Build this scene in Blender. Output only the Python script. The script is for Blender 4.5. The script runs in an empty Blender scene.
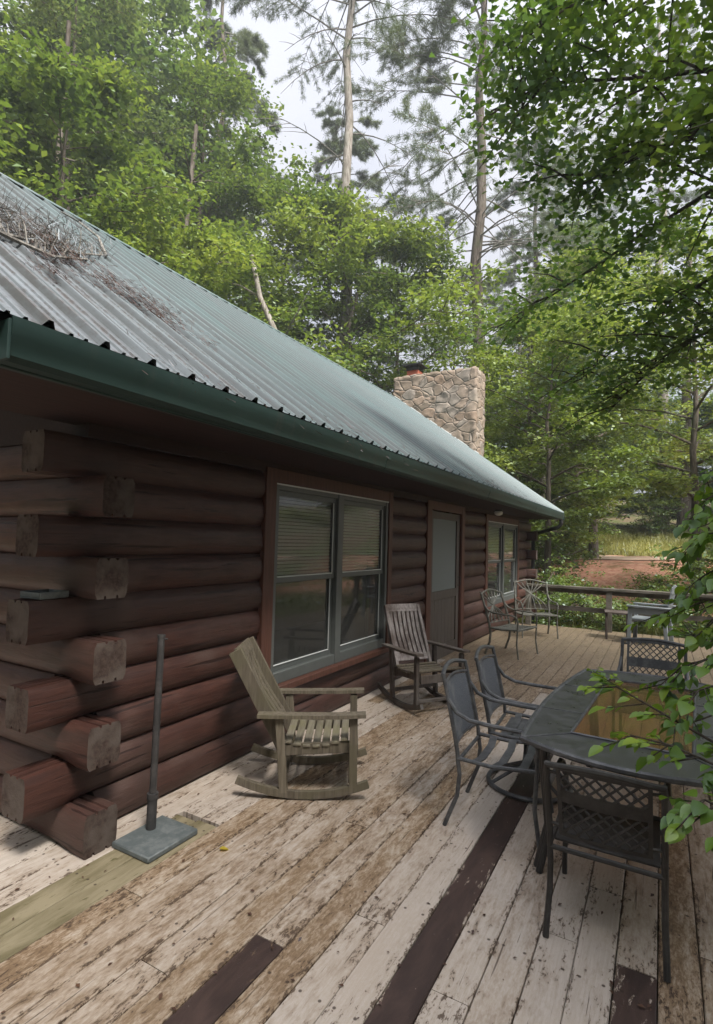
import bpy, bmesh, math, random
import numpy as np
from mathutils import Vector, Matrix
R_ = math.radians
scene = bpy.context.scene
COL = scene.collection
rng = np.random.default_rng(7)
random.seed(7)

# ------------------------------------------------------------------ camera
CAMZ = 1.62
FPX, CX, CY = 543.0, 356.5, 512.0
def cam_axes(yaw, pitch, roll):
    f = Vector((-math.sin(yaw)*math.cos(pitch), math.cos(yaw)*math.cos(pitch), math.sin(pitch)))
    r = Vector((math.cos(yaw), math.sin(yaw), 0)); u = r.cross(f)
    return (r*math.cos(roll)+u*math.sin(roll), -r*math.sin(roll)+u*math.cos(roll), f)
AX = cam_axes(0.5116, 0.0511, 0.0272)
cd = bpy.data.cameras.new('camera'); cam = bpy.data.objects.new('camera', cd); COL.objects.link(cam)
m = Matrix((AX[0], AX[1], -AX[2])).transposed().to_4x4(); m.translation = (0, 0, CAMZ)
cam.matrix_world = m
cd.sensor_fit = 'VERTICAL'; cd.sensor_height = 36; cd.lens = FPX/1024*36
cd.clip_start = 0.05; cd.clip_end = 600
scene.camera = cam
def ray(u, v):
    return AX[0]*((u-CX)/FPX) - AX[1]*((v-CY)/FPX) + AX[2]
def at(u, v, d):                       # a surveyed point: bearing and distance from where the photograph was taken
    return Vector((0, 0, CAMZ)) + ray(u, v).normalized()*d

# ------------------------------------------------------------------ node helper
class Mat:
    def __init__(s, name):
        s.m = bpy.data.materials.new(name); s.m.use_nodes = True
        s.t = s.m.node_tree; s.t.nodes.clear()
        s.out = s.t.nodes.new('ShaderNodeOutputMaterial')
    def n(s, typ, **k):
        nd = s.t.nodes.new(typ)
        for a, b in k.items():
            if hasattr(nd, a): setattr(nd, a, b)
        return nd
    def l(s, a, b): s.t.links.new(a, b)
    def put(s, sock, v):
        if hasattr(v, 'is_output') or isinstance(v, bpy.types.NodeSocket): s.l(v, sock)
        else:
            if sock.type == 'RGBA' and len(v) == 3: v = (*v, 1)
            sock.default_value = v
    def coords(s, kind='Object', scale=(1, 1, 1), loc=(0, 0, 0)):
        c = s.n('ShaderNodeTexCoord'); mp = s.n('ShaderNodeMapping')
        s.l(c.outputs[kind], mp.inputs[0]); mp.inputs['Scale'].default_value = scale; mp.inputs['Location'].default_value = loc
        return mp.outputs[0]
    def noise(s, vec, scale=5, detail=4, rough=.6, dist=0):
        nd = s.n('ShaderNodeTexNoise'); s.put(nd.inputs['Vector'], vec)
        nd.inputs['Scale'].default_value = scale; nd.inputs['Detail'].default_value = detail
        nd.inputs['Roughness'].default_value = rough; nd.inputs['Distortion'].default_value = dist
        return nd.outputs[0]
    def ramp(s, v, stops, interp='LINEAR'):
        nd = s.n('ShaderNodeValToRGB'); s.put(nd.inputs[0], v); cr = nd.color_ramp; cr.interpolation = interp
        while len(cr.elements) < len(stops): cr.elements.new(.5)
        for e, (p, c) in zip(cr.elements, stops):
            e.position = p; e.color = (*c, 1) if not isinstance(c, (int, float)) else (c, c, c, 1)
        return nd.outputs[0]
    def step(s, v, a, b):
        nd = s.n('ShaderNodeMapRange'); nd.interpolation_type = 'SMOOTHSTEP'
        s.put(nd.inputs[0], v); s.put(nd.inputs[1], a); s.put(nd.inputs[2], b); return nd.outputs[0]
    def math(s, op, a, b=0.0, c=0.0):
        nd = s.n('ShaderNodeMath'); nd.operation = op
        s.put(nd.inputs[0], a); s.put(nd.inputs[1], b); s.put(nd.inputs[2], c); return nd.outputs[0]
    def mix(s, f, a, b, mode='MIX'):
        nd = s.n('ShaderNodeMix'); nd.data_type = 'RGBA'; nd.blend_type = mode
        s.put(nd.inputs[0], f); s.put(nd.inputs[6], a); s.put(nd.inputs[7], b); return nd.outputs[2]
    def bump(s, h, strength=.3, dist=.01):
        nd = s.n('ShaderNodeBump'); s.put(nd.inputs['Height'], h)
        nd.inputs['Strength'].default_value = strength; nd.inputs['Distance'].default_value = dist
        return nd.outputs[0]
    def attr(s, name):
        nd = s.n('ShaderNodeAttribute'); nd.attribute_name = name; return nd.outputs['Fac']
    def island(s):
        g = s.n('ShaderNodeNewGeometry'); return g.outputs['Random Per Island']
    def objrand(s):
        return s.n('ShaderNodeObjectInfo').outputs['Random']
    def bsdf(s, color, rough=.6, metal=0, normal=None, spec=.5, **k):
        b = s.n('ShaderNodeBsdfPrincipled')
        s.put(b.inputs['Base Color'], color); s.put(b.inputs['Roughness'], rough); s.put(b.inputs['Metallic'], metal)
        b.inputs['Specular IOR Level'].default_value = spec
        if normal is not None: s.l(normal, b.inputs['Normal'])
        for a, v in k.items(): s.put(b.inputs[a], v)
        s.l(b.outputs[0], s.out.inputs[0]); return s.m

def wood(name, c1, c2, c3=None, axis=1, scale=1.0, rough=.7, bump=.4, spec=.3, patch=.0):
    M = Mat(name); sc = [14*scale]*3; sc[axis] = 1.1*scale
    v = M.coords('Object', sc); g = M.noise(v, 3, 6, .65, .4)
    col = M.mix(M.step(g, .3, .7), c1, c2)
    if c3:
        b = M.noise(M.coords('Object', (1, 1, 1)), 3.1*scale, 4, .6)
        col = M.mix(M.step(b, .42, .68), col, c3)
    r = M.objrand(); col = M.mix(M.math('MULTIPLY', r, .35), col, (0.02, .015, .012))
    return M.bsdf(col, rough, normal=M.bump(g, bump, .006), spec=spec)

def leafmat(name, dark, mid, bright, trans=.42, big=.35, rough=.45, gloss=.06):
    M = Mat(name)
    r = M.island()
    bn = M.noise(M.coords('Object'), big, 3, .6)
    f = M.math('ADD', M.math('MULTIPLY', r, .5), M.math('MULTIPLY', M.step(bn, .3, .7), .5))
    col = M.ramp(f, [(0.1, dark), (.5, mid), (.95, bright)])
    ob = M.objrand(); col = M.mix(M.math('MULTIPLY', ob, .35), col, M.mix(.5, dark, mid))
    d = M.n('ShaderNodeBsdfDiffuse'); M.put(d.inputs[0], col)
    t = M.n('ShaderNodeBsdfTranslucent'); M.put(t.inputs[0], M.mix(1.0, col, (1.25, 1.25, .65), 'MULTIPLY'))
    x = M.n('ShaderNodeMixShader'); x.inputs[0].default_value = trans
    M.l(d.outputs[0], x.inputs[1]); M.l(t.outputs[0], x.inputs[2])
    g = M.n('ShaderNodeBsdfGlossy'); g.inputs['Roughness'].default_value = rough; g.inputs[0].default_value = (.8, .9, 1, 1)
    y = M.n('ShaderNodeMixShader'); y.inputs[0].default_value = gloss
    M.l(x.outputs[0], y.inputs[1]); M.l(g.outputs[0], y.inputs[2]); M.l(y.outputs[0], M.out.inputs[0])
    return M.m

# ------------------------------------------------------------------ mesh helper
class MB:
    def __init__(s): s.v = []; s.f = []; s.mi = []
    def add(s, vs, fs, mi=0):
        o = len(s.v); s.v += [tuple(x) for x in vs]; s.f += [tuple(i+o for i in f) for f in fs]; s.mi += [mi]*len(fs)
    def box(s, c, size, rot=None, bev=.003, mi=0):
        hx, hy, hz = [a/2 for a in size]; b = min(bev, .45*min(hx, hy, hz)*1.0)
        vs = []; 
        for sx in (-1, 1):
            for sy in (-1, 1):
                for sz in (-1, 1):
                    vs += [(sx*hx, sy*(hy-b), sz*(hz-b)), (sx*(hx-b), sy*hy, sz*(hz-b)), (sx*(hx-b), sy*(hy-b), sz*hz)]
        bm = bmesh.new(); bv = [bm.verts.new(v) for v in vs]
        bmesh.ops.convex_hull(bm, input=bv)
        bmesh.ops.dissolve_limit(bm, angle_limit=.01, verts=bm.verts, edges=bm.edges)
        bm.verts.index_update(); bm.normal_update()
        M = (rot.to_3x3() if rot is not None else Matrix.Identity(3)); c = Vector(c)
        vv = [M @ v.co + c for v in bm.verts]; ff = [[v.index for v in f.verts] for f in bm.faces]; bm.free()
        s.add(vv, ff, mi)
    def bar(s, a, b, w, h, up=(0, 0, 1), bev=.003, mi=0, ext=0):
        a = Vector(a); b = Vector(b); d = b-a; L = d.length; x = d/L
        up = Vector(up); y = up.cross(x)
        if y.length < 1e-5: y = Vector((0, 1, 0)).cross(x)
        y.normalize(); z = x.cross(y)
        s.box((a+b)/2, (L+ext, w, h), Matrix((x, y, z)).transposed(), bev, mi)
    def tube(s, pts, r, n=8, cap=True, mi=0, flat=1.0):
        P = [Vector(p) for p in pts]; k = len(P)
        rs = r if hasattr(r, '__len__') else [r]*k
        vs = []; T0 = None; U = None
        for i in range(k):
            t = (P[min(i+1, k-1)]-P[max(i-1, 0)]).normalized()
            if U is None:
                U = t.orthogonal().normalized()
            else:
                U = (U - t*U.dot(t))
                U = U.normalized() if U.length > 1e-6 else t.orthogonal().normalized()
            W = t.cross(U)
            for j in range(n):
                a = 2*math.pi*j/n
                vs.append(P[i]+U*(math.cos(a)*rs[i])+W*(math.sin(a)*rs[i]*flat))
        fs = [(i*n+j, i*n+(j+1) % n, (i+1)*n+(j+1) % n, (i+1)*n+j) for i in range(k-1) for j in range(n)]
        if cap: fs += [tuple(range(n-1, -1, -1)), tuple((k-1)*n+j for j in range(n))]
        s.add(vs, fs, mi)
    def sweep(s, pts, w, h, up, mi=0):      # rectangular section along a polyline, up = constant side vector
        P = [Vector(p) for p in pts]; side = Vector(up).normalized(); k = len(P); vs = []
        for i in range(k):
            t = (P[min(i+1, k-1)]-P[max(i-1, 0)]).normalized(); nrm = side.cross(t).normalized()
            for a, b in ((-1, -1), (1, -1), (1, 1), (-1, 1)):
                vs.append(P[i]+side*(a*w/2)+nrm*(b*h/2))
        fs = [(i*4+j, i*4+(j+1) % 4, (i+1)*4+(j+1) % 4, (i+1)*4+j) for i in range(k-1) for j in range(4)]
        fs += [(3, 2, 1, 0), tuple((k-1)*4+j for j in range(4))]
        s.add(vs, fs, mi)
    def extrude(s, prof, a, b, frame, seg=1, jit=0, mi=0, mi_end=0, closed=True):
        # prof: 2D points; frame(t, x, y) -> Vector
        n = len(prof); vs = []
        for i in range(seg+1):
            t = a+(b-a)*i/seg
            for (x, y) in prof: vs.append(frame(t, x, y))
        m_ = n if closed else n-1
        fs = [(i*n+j, i*n+(j+1) % n, (i+1)*n+(j+1) % n, (i+1)*n+j) for i in range(seg) for j in range(m_)]
        s.add(vs, fs, mi)
        if closed: 
            o = len(s.v)-len(vs); s.f += [tuple(o+j for j in range(n-1, -1, -1)), tuple(o+seg*n+j for j in range(n))]; s.mi += [mi_end]*2
    def obj(s, name, mat, parent=None, smooth=40, loc=None, rotz=0, fix=True):
        me = bpy.data.meshes.new(name); me.from_pydata(s.v, [], s.f)
        for mm in (mat if isinstance(mat, (list, tuple)) else [mat]): me.materials.append(mm)
        me.polygons.foreach_set('material_index', s.mi)
        if fix:
            bm = bmesh.new(); bm.from_mesh(me); bmesh.ops.recalc_face_normals(bm, faces=bm.faces); bm.to_mesh(me); bm.free()
        if smooth:
            me.polygons.foreach_set('use_smooth', [True]*len(me.polygons)); me.set_sharp_from_angle(angle=R_(smooth))
        me.update()
        o = bpy.data.objects.new(name, me); COL.objects.link(o)
        if parent: o.parent = parent
        if loc: o.location = loc
        o.rotation_euler.z = rotz
        return o

def npobj(name, V, F, mat, parent=None, smooth=False):
    me = bpy.data.meshes.new(name); V = np.asarray(V, np.float32); F = np.asarray(F, np.int32); k = F.shape[1]
    me.vertices.add(len(V)); me.vertices.foreach_set('co', V.ravel())
    me.loops.add(F.size); me.loops.foreach_set('vertex_index', F.ravel())
    me.polygons.add(len(F)); me.polygons.foreach_set('loop_start', np.arange(0, F.size, k, dtype=np.int32))
    me.update(calc_edges=True); me.materials.append(mat)
    if smooth: me.polygons.foreach_set('use_smooth', [True]*len(F))
    o = bpy.data.objects.new(name, me); COL.objects.link(o)
    if parent: o.parent = parent
    return o

def tag(o, label=None, cat=None, group=None, kind=None):
    if label: o['label'] = label
    if cat: o['category'] = cat
    if group: o['group'] = group
    if kind: o['kind'] = kind
    return o
def thing(name, label, cat, loc=(0, 0, 0), rotz=0, group=None):
    o = bpy.data.objects.new(name, None); COL.objects.link(o); o.location = loc; o.rotation_euler.z = rotz
    o.empty_display_size = .1
    return tag(o, label, cat, group)
def copy_tree(o, parent=None):
    c = o.copy(); COL.objects.link(c)
    if parent: c.parent = parent
    for ch in list(o.children): copy_tree(ch, c)
    return c

# ------------------------------------------------------------------ materials
M_ = {}
def log_material():
    M = Mat('stained log'); g = M.noise(M.coords('Object', (9, 1.0, 9)), 4, 6, .65, .5)
    b = M.noise(M.coords('Object', (1, 1, 1)), 1.7, 4, .6, .3)
    col = M.mix(M.step(g, .3, .72), (.036, .0138, .0105), (.082, .0325, .0235))
    col = M.mix(M.step(b, .45, .7), col, (.088, .052, .042))
    col = M.mix(M.math('MULTIPLY', M.objrand(), .55), col, (.042, .022, .017))
    crack = M.step(M.noise(M.coords('Object', (16, .55, 16)), 2.2, 3, .55, .3), .645, .665)
    col = M.mix(M.math('MULTIPLY', crack, .8), col, (.020, .009, .007))
    h = M.math('SUBTRACT', g, M.math('MULTIPLY', crack, .6))
    return M.bsdf(col, M.ramp(b, [(.2, .40), (.8, .68)]), normal=M.bump(h, .65, .008), spec=.38)
M_['log'] = log_material()
def endmat():
    M = Mat('log end grain'); v = M.coords('Object'); g = M.noise(v, 45, 5, .7); b = M.noise(v, 6, 3, .6)
    col = M.mix(M.step(g, .3, .7), (.034, .022, .018), (.078, .054, .044)); col = M.mix(M.step(b, .4, .65), col, (.098, .078, .066))
    return M.bsdf(col, .85, normal=M.bump(g, .6, .006), spec=.15)
M_['end'] = endmat()
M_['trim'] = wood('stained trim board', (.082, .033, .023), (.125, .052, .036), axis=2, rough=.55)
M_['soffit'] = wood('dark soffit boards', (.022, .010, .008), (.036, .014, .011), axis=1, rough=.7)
def vinyl():
    M = Mat('grey green window vinyl'); n = M.noise(M.coords('Object'), 9, 4, .6)
    return M.bsdf(M.mix(n, (.068, .076, .072), (.105, .113, .108)), .5)
M_['vinyl'] = vinyl()
M_['door'] = wood('brown grey door paint', (.095, .077, .064), (.135, .112, .094), axis=2, rough=.6)
M_['whitebead'] = Mat('pale window bead').bsdf((.55, .57, .56), .5)
def blind():
    M = Mat('ivory blind slat'); return M.bsdf((.27, .275, .25), .6)
M_['blind'] = blind()
def glass(name, tint, gl=.09, dirt=.05):
    M = Mat(name); t = M.n('ShaderNodeBsdfTransparent'); t.inputs[0].default_value = (*tint, 1)
    g = M.n('ShaderNodeBsdfGlossy'); g.inputs['Roughness'].default_value = .03; g.inputs[0].default_value = (.95, .97, 1, 1)
    lw = M.n('ShaderNodeFresnel'); lw.inputs[0].default_value = 1.5
    x = M.n('ShaderNodeMixShader'); gm = M.n('ShaderNodeNewGeometry'); M.put(x.inputs[0], M.math('MULTIPLY', lw.outputs[0], M.math('SUBTRACT', 1.0, gm.outputs['Backfacing']))); M.l(t.outputs[0], x.inputs[1]); M.l(g.outputs[0], x.inputs[2])
    d = M.n('ShaderNodeBsdfDiffuse'); d.inputs[0].default_value = (.4, .4, .38, 1)
    y = M.n('ShaderNodeMixShader'); M.put(y.inputs[0], M.math('MULTIPLY', M.noise(M.coords('Object'), 5, 5, .7), dirt*2))
    M.l(x.outputs[0], y.inputs[1]); M.l(d.outputs[0], y.inputs[2]); M.l(y.outputs[0], M.out.inputs[0]); return M.m
M_['glass'] = glass('window glass', (.88, .90, .89), dirt=.05)
def bronze_glass():
    M = Mat('bronze table glass'); d = M.n('ShaderNodeBsdfDiffuse'); M.put(d.inputs[0], M.mix(M.noise(M.coords('Object'), 4, 4, .6), (.17, .11, .055), (.26, .175, .10)))
    t = M.n('ShaderNodeBsdfTransparent'); t.inputs[0].default_value = (.74, .56, .40, 1)
    x = M.n('ShaderNodeMixShader'); x.inputs[0].default_value = .32; M.l(t.outputs[0], x.inputs[1]); M.l(d.outputs[0], x.inputs[2])
    g = M.n('ShaderNodeBsdfGlossy'); g.inputs['Roughness'].default_value = .05; fr = M.n('ShaderNodeFresnel'); fr.inputs[0].default_value = 1.45
    y = M.n('ShaderNodeMixShader'); gm = M.n('ShaderNodeNewGeometry'); M.put(y.inputs[0], M.math('MULTIPLY', fr.outputs[0], M.math('SUBTRACT', 1.0, gm.outputs['Backfacing']))); M.l(x.outputs[0], y.inputs[1]); M.l(g.outputs[0], y.inputs[2]); M.l(y.outputs[0], M.out.inputs[0]); return M.m
M_['tglass'] = bronze_glass()
M_['screen'] = Mat('grey insect screen').bsdf((.165, .178, .168), .8)
M_['room'] = Mat('dim room paint').bsdf((.10, .085, .07), .9)
def roofmat():
    M = Mat('weathered green roof metal'); v = M.coords('Object')
    b = M.noise(v, .5, 4, .6); st = M.noise(M.coords('Object', (.5, 9, .5)), 1.6, 5, .65, .2); sp = M.noise(v, 22, 5, .7)
    col = M.mix(M.step(b, .35, .65), (.10, .152, .150), (.14, .195, .193))
    col = M.mix(M.math('MULTIPLY', M.step(st, .45, .72), .5), col, (.205, .22, .23))
    # old leaf stain in the pans near the gable end
    x = M.n('ShaderNodeSeparateXYZ'); M.l(v, x.inputs[0])
    near = M.step(x.outputs[1], 4.2, 1.2)
    stain = M.math('MULTIPLY', M.step(M.math('ADD', M.math('MULTIPLY', st, .6), M.math('MULTIPLY', sp, .4)), .47, .60), near)
    col = M.mix(M.math('MULTIPLY', near, .8), col, (.21, .222, .242))
    col = M.mix(M.math('MULTIPLY', stain, .75), col, (.075, .055, .045))
    fy = M.math('FRACT', M.math('DIVIDE', M.math('SUBTRACT', x.outputs[1], .93), .2286))
    rib_dark = M.math('MULTIPLY', M.step(fy, .56, .72), M.step(fy, .86, .78)); rib_dark = M.math('ADD', rib_dark, M.math('MULTIPLY', .45, M.math('MULTIPLY', M.step(fy, .15, .19), M.step(fy, .30, .24))))  # dark lines along the near side of the ribs
    rib_dark = M.math('MULTIPLY', rib_dark, M.step(M.math('ADD', M.math('MULTIPLY', st, .5), M.math('MULTIPLY', b, .5)), .26, .56))
    col = M.mix(M.math('MULTIPLY', rib_dark, .8), col, (.060, .064, .062))
    return M.bsdf(col, M.ramp(sp, [(.3, .34), (.7, .52)]), normal=M.bump(sp, .12, .004), spec=.55, metal=.15)
M_['roof'] = roofmat()
def gut():
    M = Mat('dark green gutter paint'); v = M.coords('Object', (1, .25, 2)); b = M.noise(v, 2.4, 5, .65)
    col = M.mix(M.step(b, .35, .7), (.008, .026, .022), (.018, .042, .036)); d = M.noise(M.coords('Object', (1, 3, .6)), 3, 4, .6)
    col = M.mix(M.step(d, .55, .75), col, (.030, .038, .032)); return M.bsdf(col, .55, normal=M.bump(b, .1, .01), spec=.4)
M_['gutter'] = gut()
M_['black'] = Mat('black painted metal').bsdf((.012, .013, .013), .45)
M_['lamp'] = Mat('white lamp glass').bsdf((.75, .76, .74), .25)
def stone():
    M = Mat('fieldstone'); v = M.coords('Object', (1, 1, 1.25)); w = M.noise(v, 2.0, 3, .5)
    mx = M.n('ShaderNodeMix'); mx.data_type = 'VECTOR'; mx.inputs[0].default_value = .20
    M.l(v, mx.inputs[4]); nn = M.n('ShaderNodeTexNoise'); M.l(v, nn.inputs[0]); nn.inputs['Scale'].default_value = 2.2
    M.l(nn.outputs[1], mx.inputs[5]); vv = mx.outputs[1]
    e = M.n('ShaderNodeTexVoronoi'); e.feature = 'DISTANCE_TO_EDGE'; e.inputs['Scale'].default_value = 4.2; M.l(vv, e.inputs['Vector'])
    c = M.n('ShaderNodeTexVoronoi'); c.feature = 'F1'; c.inputs['Scale'].default_value = 4.2; M.l(vv, c.inputs['Vector'])
    sp = M.n('ShaderNodeSeparateColor'); M.l(c.outputs['Color'], sp.inputs[0])
    col = M.ramp(sp.outputs[0], [(0, (.21, .165, .125)), (.3, (.29, .235, .185)), (.55, (.25, .18, .13)), (.8, (.33, .28, .23)), (1, (.23, .20, .17))])
    g = M.noise(v, 24, 5, .7); col = M.mix(M.step(g, .35, .75), col, M.mix(.5, col, (.12, .10, .08)))
    mort = M.step(e.outputs[0], .004, .035); col = M.mix(mort, (.205, .17, .14), col)
    h = M.math('ADD', M.step(e.outputs[0], .0, .10), M.math('MULTIPLY', g, .25))
    return M.bsdf(col, .9, normal=M.bump(h, .55, .04), spec=.15)
M_['stone'] = stone()
M_['clay'] = Mat('red clay flue').bsdf((.28, .075, .04), .8)
M_['w_old'] = wood('weathered olive grey wood', (.105, .086, .060), (.22, .186, .138), (.155, .135, .085), axis=2, rough=.8, bump=.5)
M_['w_seat'] = wood('lichened seat slats', (.15, .13, .095), (.28, .25, .185), (.22, .20, .11), axis=1, rough=.8, bump=.5)
M_['w_dark'] = wood('worn dark stained wood', (.065, .050, .041), (.125, .10, .084), (.15, .135, .12), axis=2, rough=.7, bump=.4)
M_['w_slat'] = wood('silvered back slats', (.20, .17, .16), (.38, .345, .33), (.10, .075, .065), axis=2, rough=.8, bump=.5)
M_['w_post'] = wood('weathered rail wood', (.10, .088, .070), (.19, .17, .14), (.075, .068, .05), axis=0, rough=.85)
def metal(name, c, c2, rough=.5, spec=.5, metal_=0.2):
    M = Mat(name); n = M.noise(M.coords('Object'), 14, 5, .7); return M.bsdf(M.mix(M.step(n, .4, .7), c, c2), rough, metal_, M.bump(n, .08, .003), spec)
M_['bronze'] = metal('dark bronze metal', (.030, .027, .025), (.055, .050, .046))
M_['frame'] = metal('worn charcoal metal', (.062, .064, .068), (.13, .13, .135), .45)
M_['green_metal'] = metal('faded olive metal', (.10, .10, .082), (.185, .178, .148), .6)
M_['grey_metal'] = metal('dull steel plate', (.10, .115, .115), (.17, .185, .18), .6, .4, .1)
M_['pole_metal'] = metal('dark pole metal', (.040, .038, .038), (.075, .07, .068), .55)
def sling():
    M = Mat('slate sling mesh'); n = M.noise(M.coords('Object', (1, 1, 1)), 260, 2, .5); b = M.noise(M.coords('Object'), 7, 4, .6)
    col = M.mix(M.step(n, .42, .58), (.06, .067, .08), (.12, .13, .147)); col = M.mix(M.step(b, .5, .75), col, (.17, .175, .18)); return M.bsdf(col, .75)
M_['sling'] = sling()
def tabletop():
    M = Mat('charcoal embossed metal'); v = M.coords('Object'); n = M.noise(v, 11, 5, .7)
    w = M.n('ShaderNodeTexBrick'); M.l(M.coords('Object', (55, 55, 55)), w.inputs[0]); w.inputs['Scale'].default_value = 1.0; w.inputs['Mortar Size'].default_value = .12
    h = w.outputs['Fac']; col = M.mix(M.step(n, .42, .7), (.065, .066, .07), (.13, .13, .137)); col = M.mix(M.math('MULTIPLY', h, .5), col, (.05, .05, .05))
    return M.bsdf(col, M.ramp(n, [(.3, .22), (.7, .5)]), normal=M.bump(h, -.4, .003), spec=.5, metal=.1)
M_['tabletop'] = tabletop()
def plastic():
    M = Mat('chalky grey plastic'); n = M.noise(M.coords('Object'), 6, 4, .6); return M.bsdf(M.mix(n, (.15, .17, .178), (.23, .25, .255)), .5)
M_['plastic'] = plastic()
def bark(name, a, b, sc=1):
    M = Mat(name); n = M.noise(M.coords('Object', (9*sc, 9*sc, 1.6*sc)), 1.6, 6, .7, .4); p = M.noise(M.coords('Object'), .9, 3, .6)
    col = M.mix(M.step(n, .35, .68), a, b); col = M.mix(M.math('MULTIPLY', M.step(p, .5, .7), .5), col, (.09, .11, .055))
    return M.bsdf(col, .9, normal=M.bump(n, .8, .03), spec=.1)
M_['bark'] = bark('grey brown bark', (.07, .055, .042), (.17, .145, .12))
M_['bark_pale'] = bark('pale pine bark', (.17, .145, .12), (.36, .33, .29))
M_['bark_near'] = bark('dark maple bark', (.035, .030, .024), (.085, .072, .06), 2)
M_['deadwood'] = bark('bare grey deadwood', (.12, .11, .10), (.30, .28, .25))
M_['leaf_a'] = leafmat('broadleaf mid green', (.048, .085, .020), (.125, .185, .042), (.25, .30, .070))
M_['leaf_b'] = leafmat('broadleaf yellow green', (.070, .115, .022), (.175, .235, .046), (.32, .36, .085))
M_['leaf_c'] = leafmat('broadleaf blue green', (.045, .072, .030), (.098, .138, .060), (.175, .21, .09))
M_['leaf_far'] = leafmat('far wood leaves', (.050, .090, .030), (.11, .17, .058), (.19, .25, .09), big=.12)
M_['leaf_maple'] = leafmat('maple leaves overhead', (.036, .078, .014), (.098, .165, .028), (.21, .28, .045), trans=.48, big=.6)
M_['leaf_near'] = leafmat('near shrub leaves', (.045, .095, .012), (.115, .205, .022), (.26, .35, .04), trans=.40, big=2.5, gloss=.035)
M_['needle'] = leafmat('pine needles', (.060, .085, .042), (.115, .145, .072), (.18, .20, .11), trans=.3)
M_['drybrush'] = leafmat('dry grey needles', (.045, .037, .030), (.085, .075, .062), (.14, .125, .105), trans=.1)
M_['litter'] = leafmat('brown needle litter', (.035, .018, .010), (.095, .045, .026), (.17, .09, .05), trans=.05)
M_['grassblade'] = leafmat('bank grass', (.13, .14, .035), (.27, .27, .07), (.45, .40, .13), trans=.3)

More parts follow.
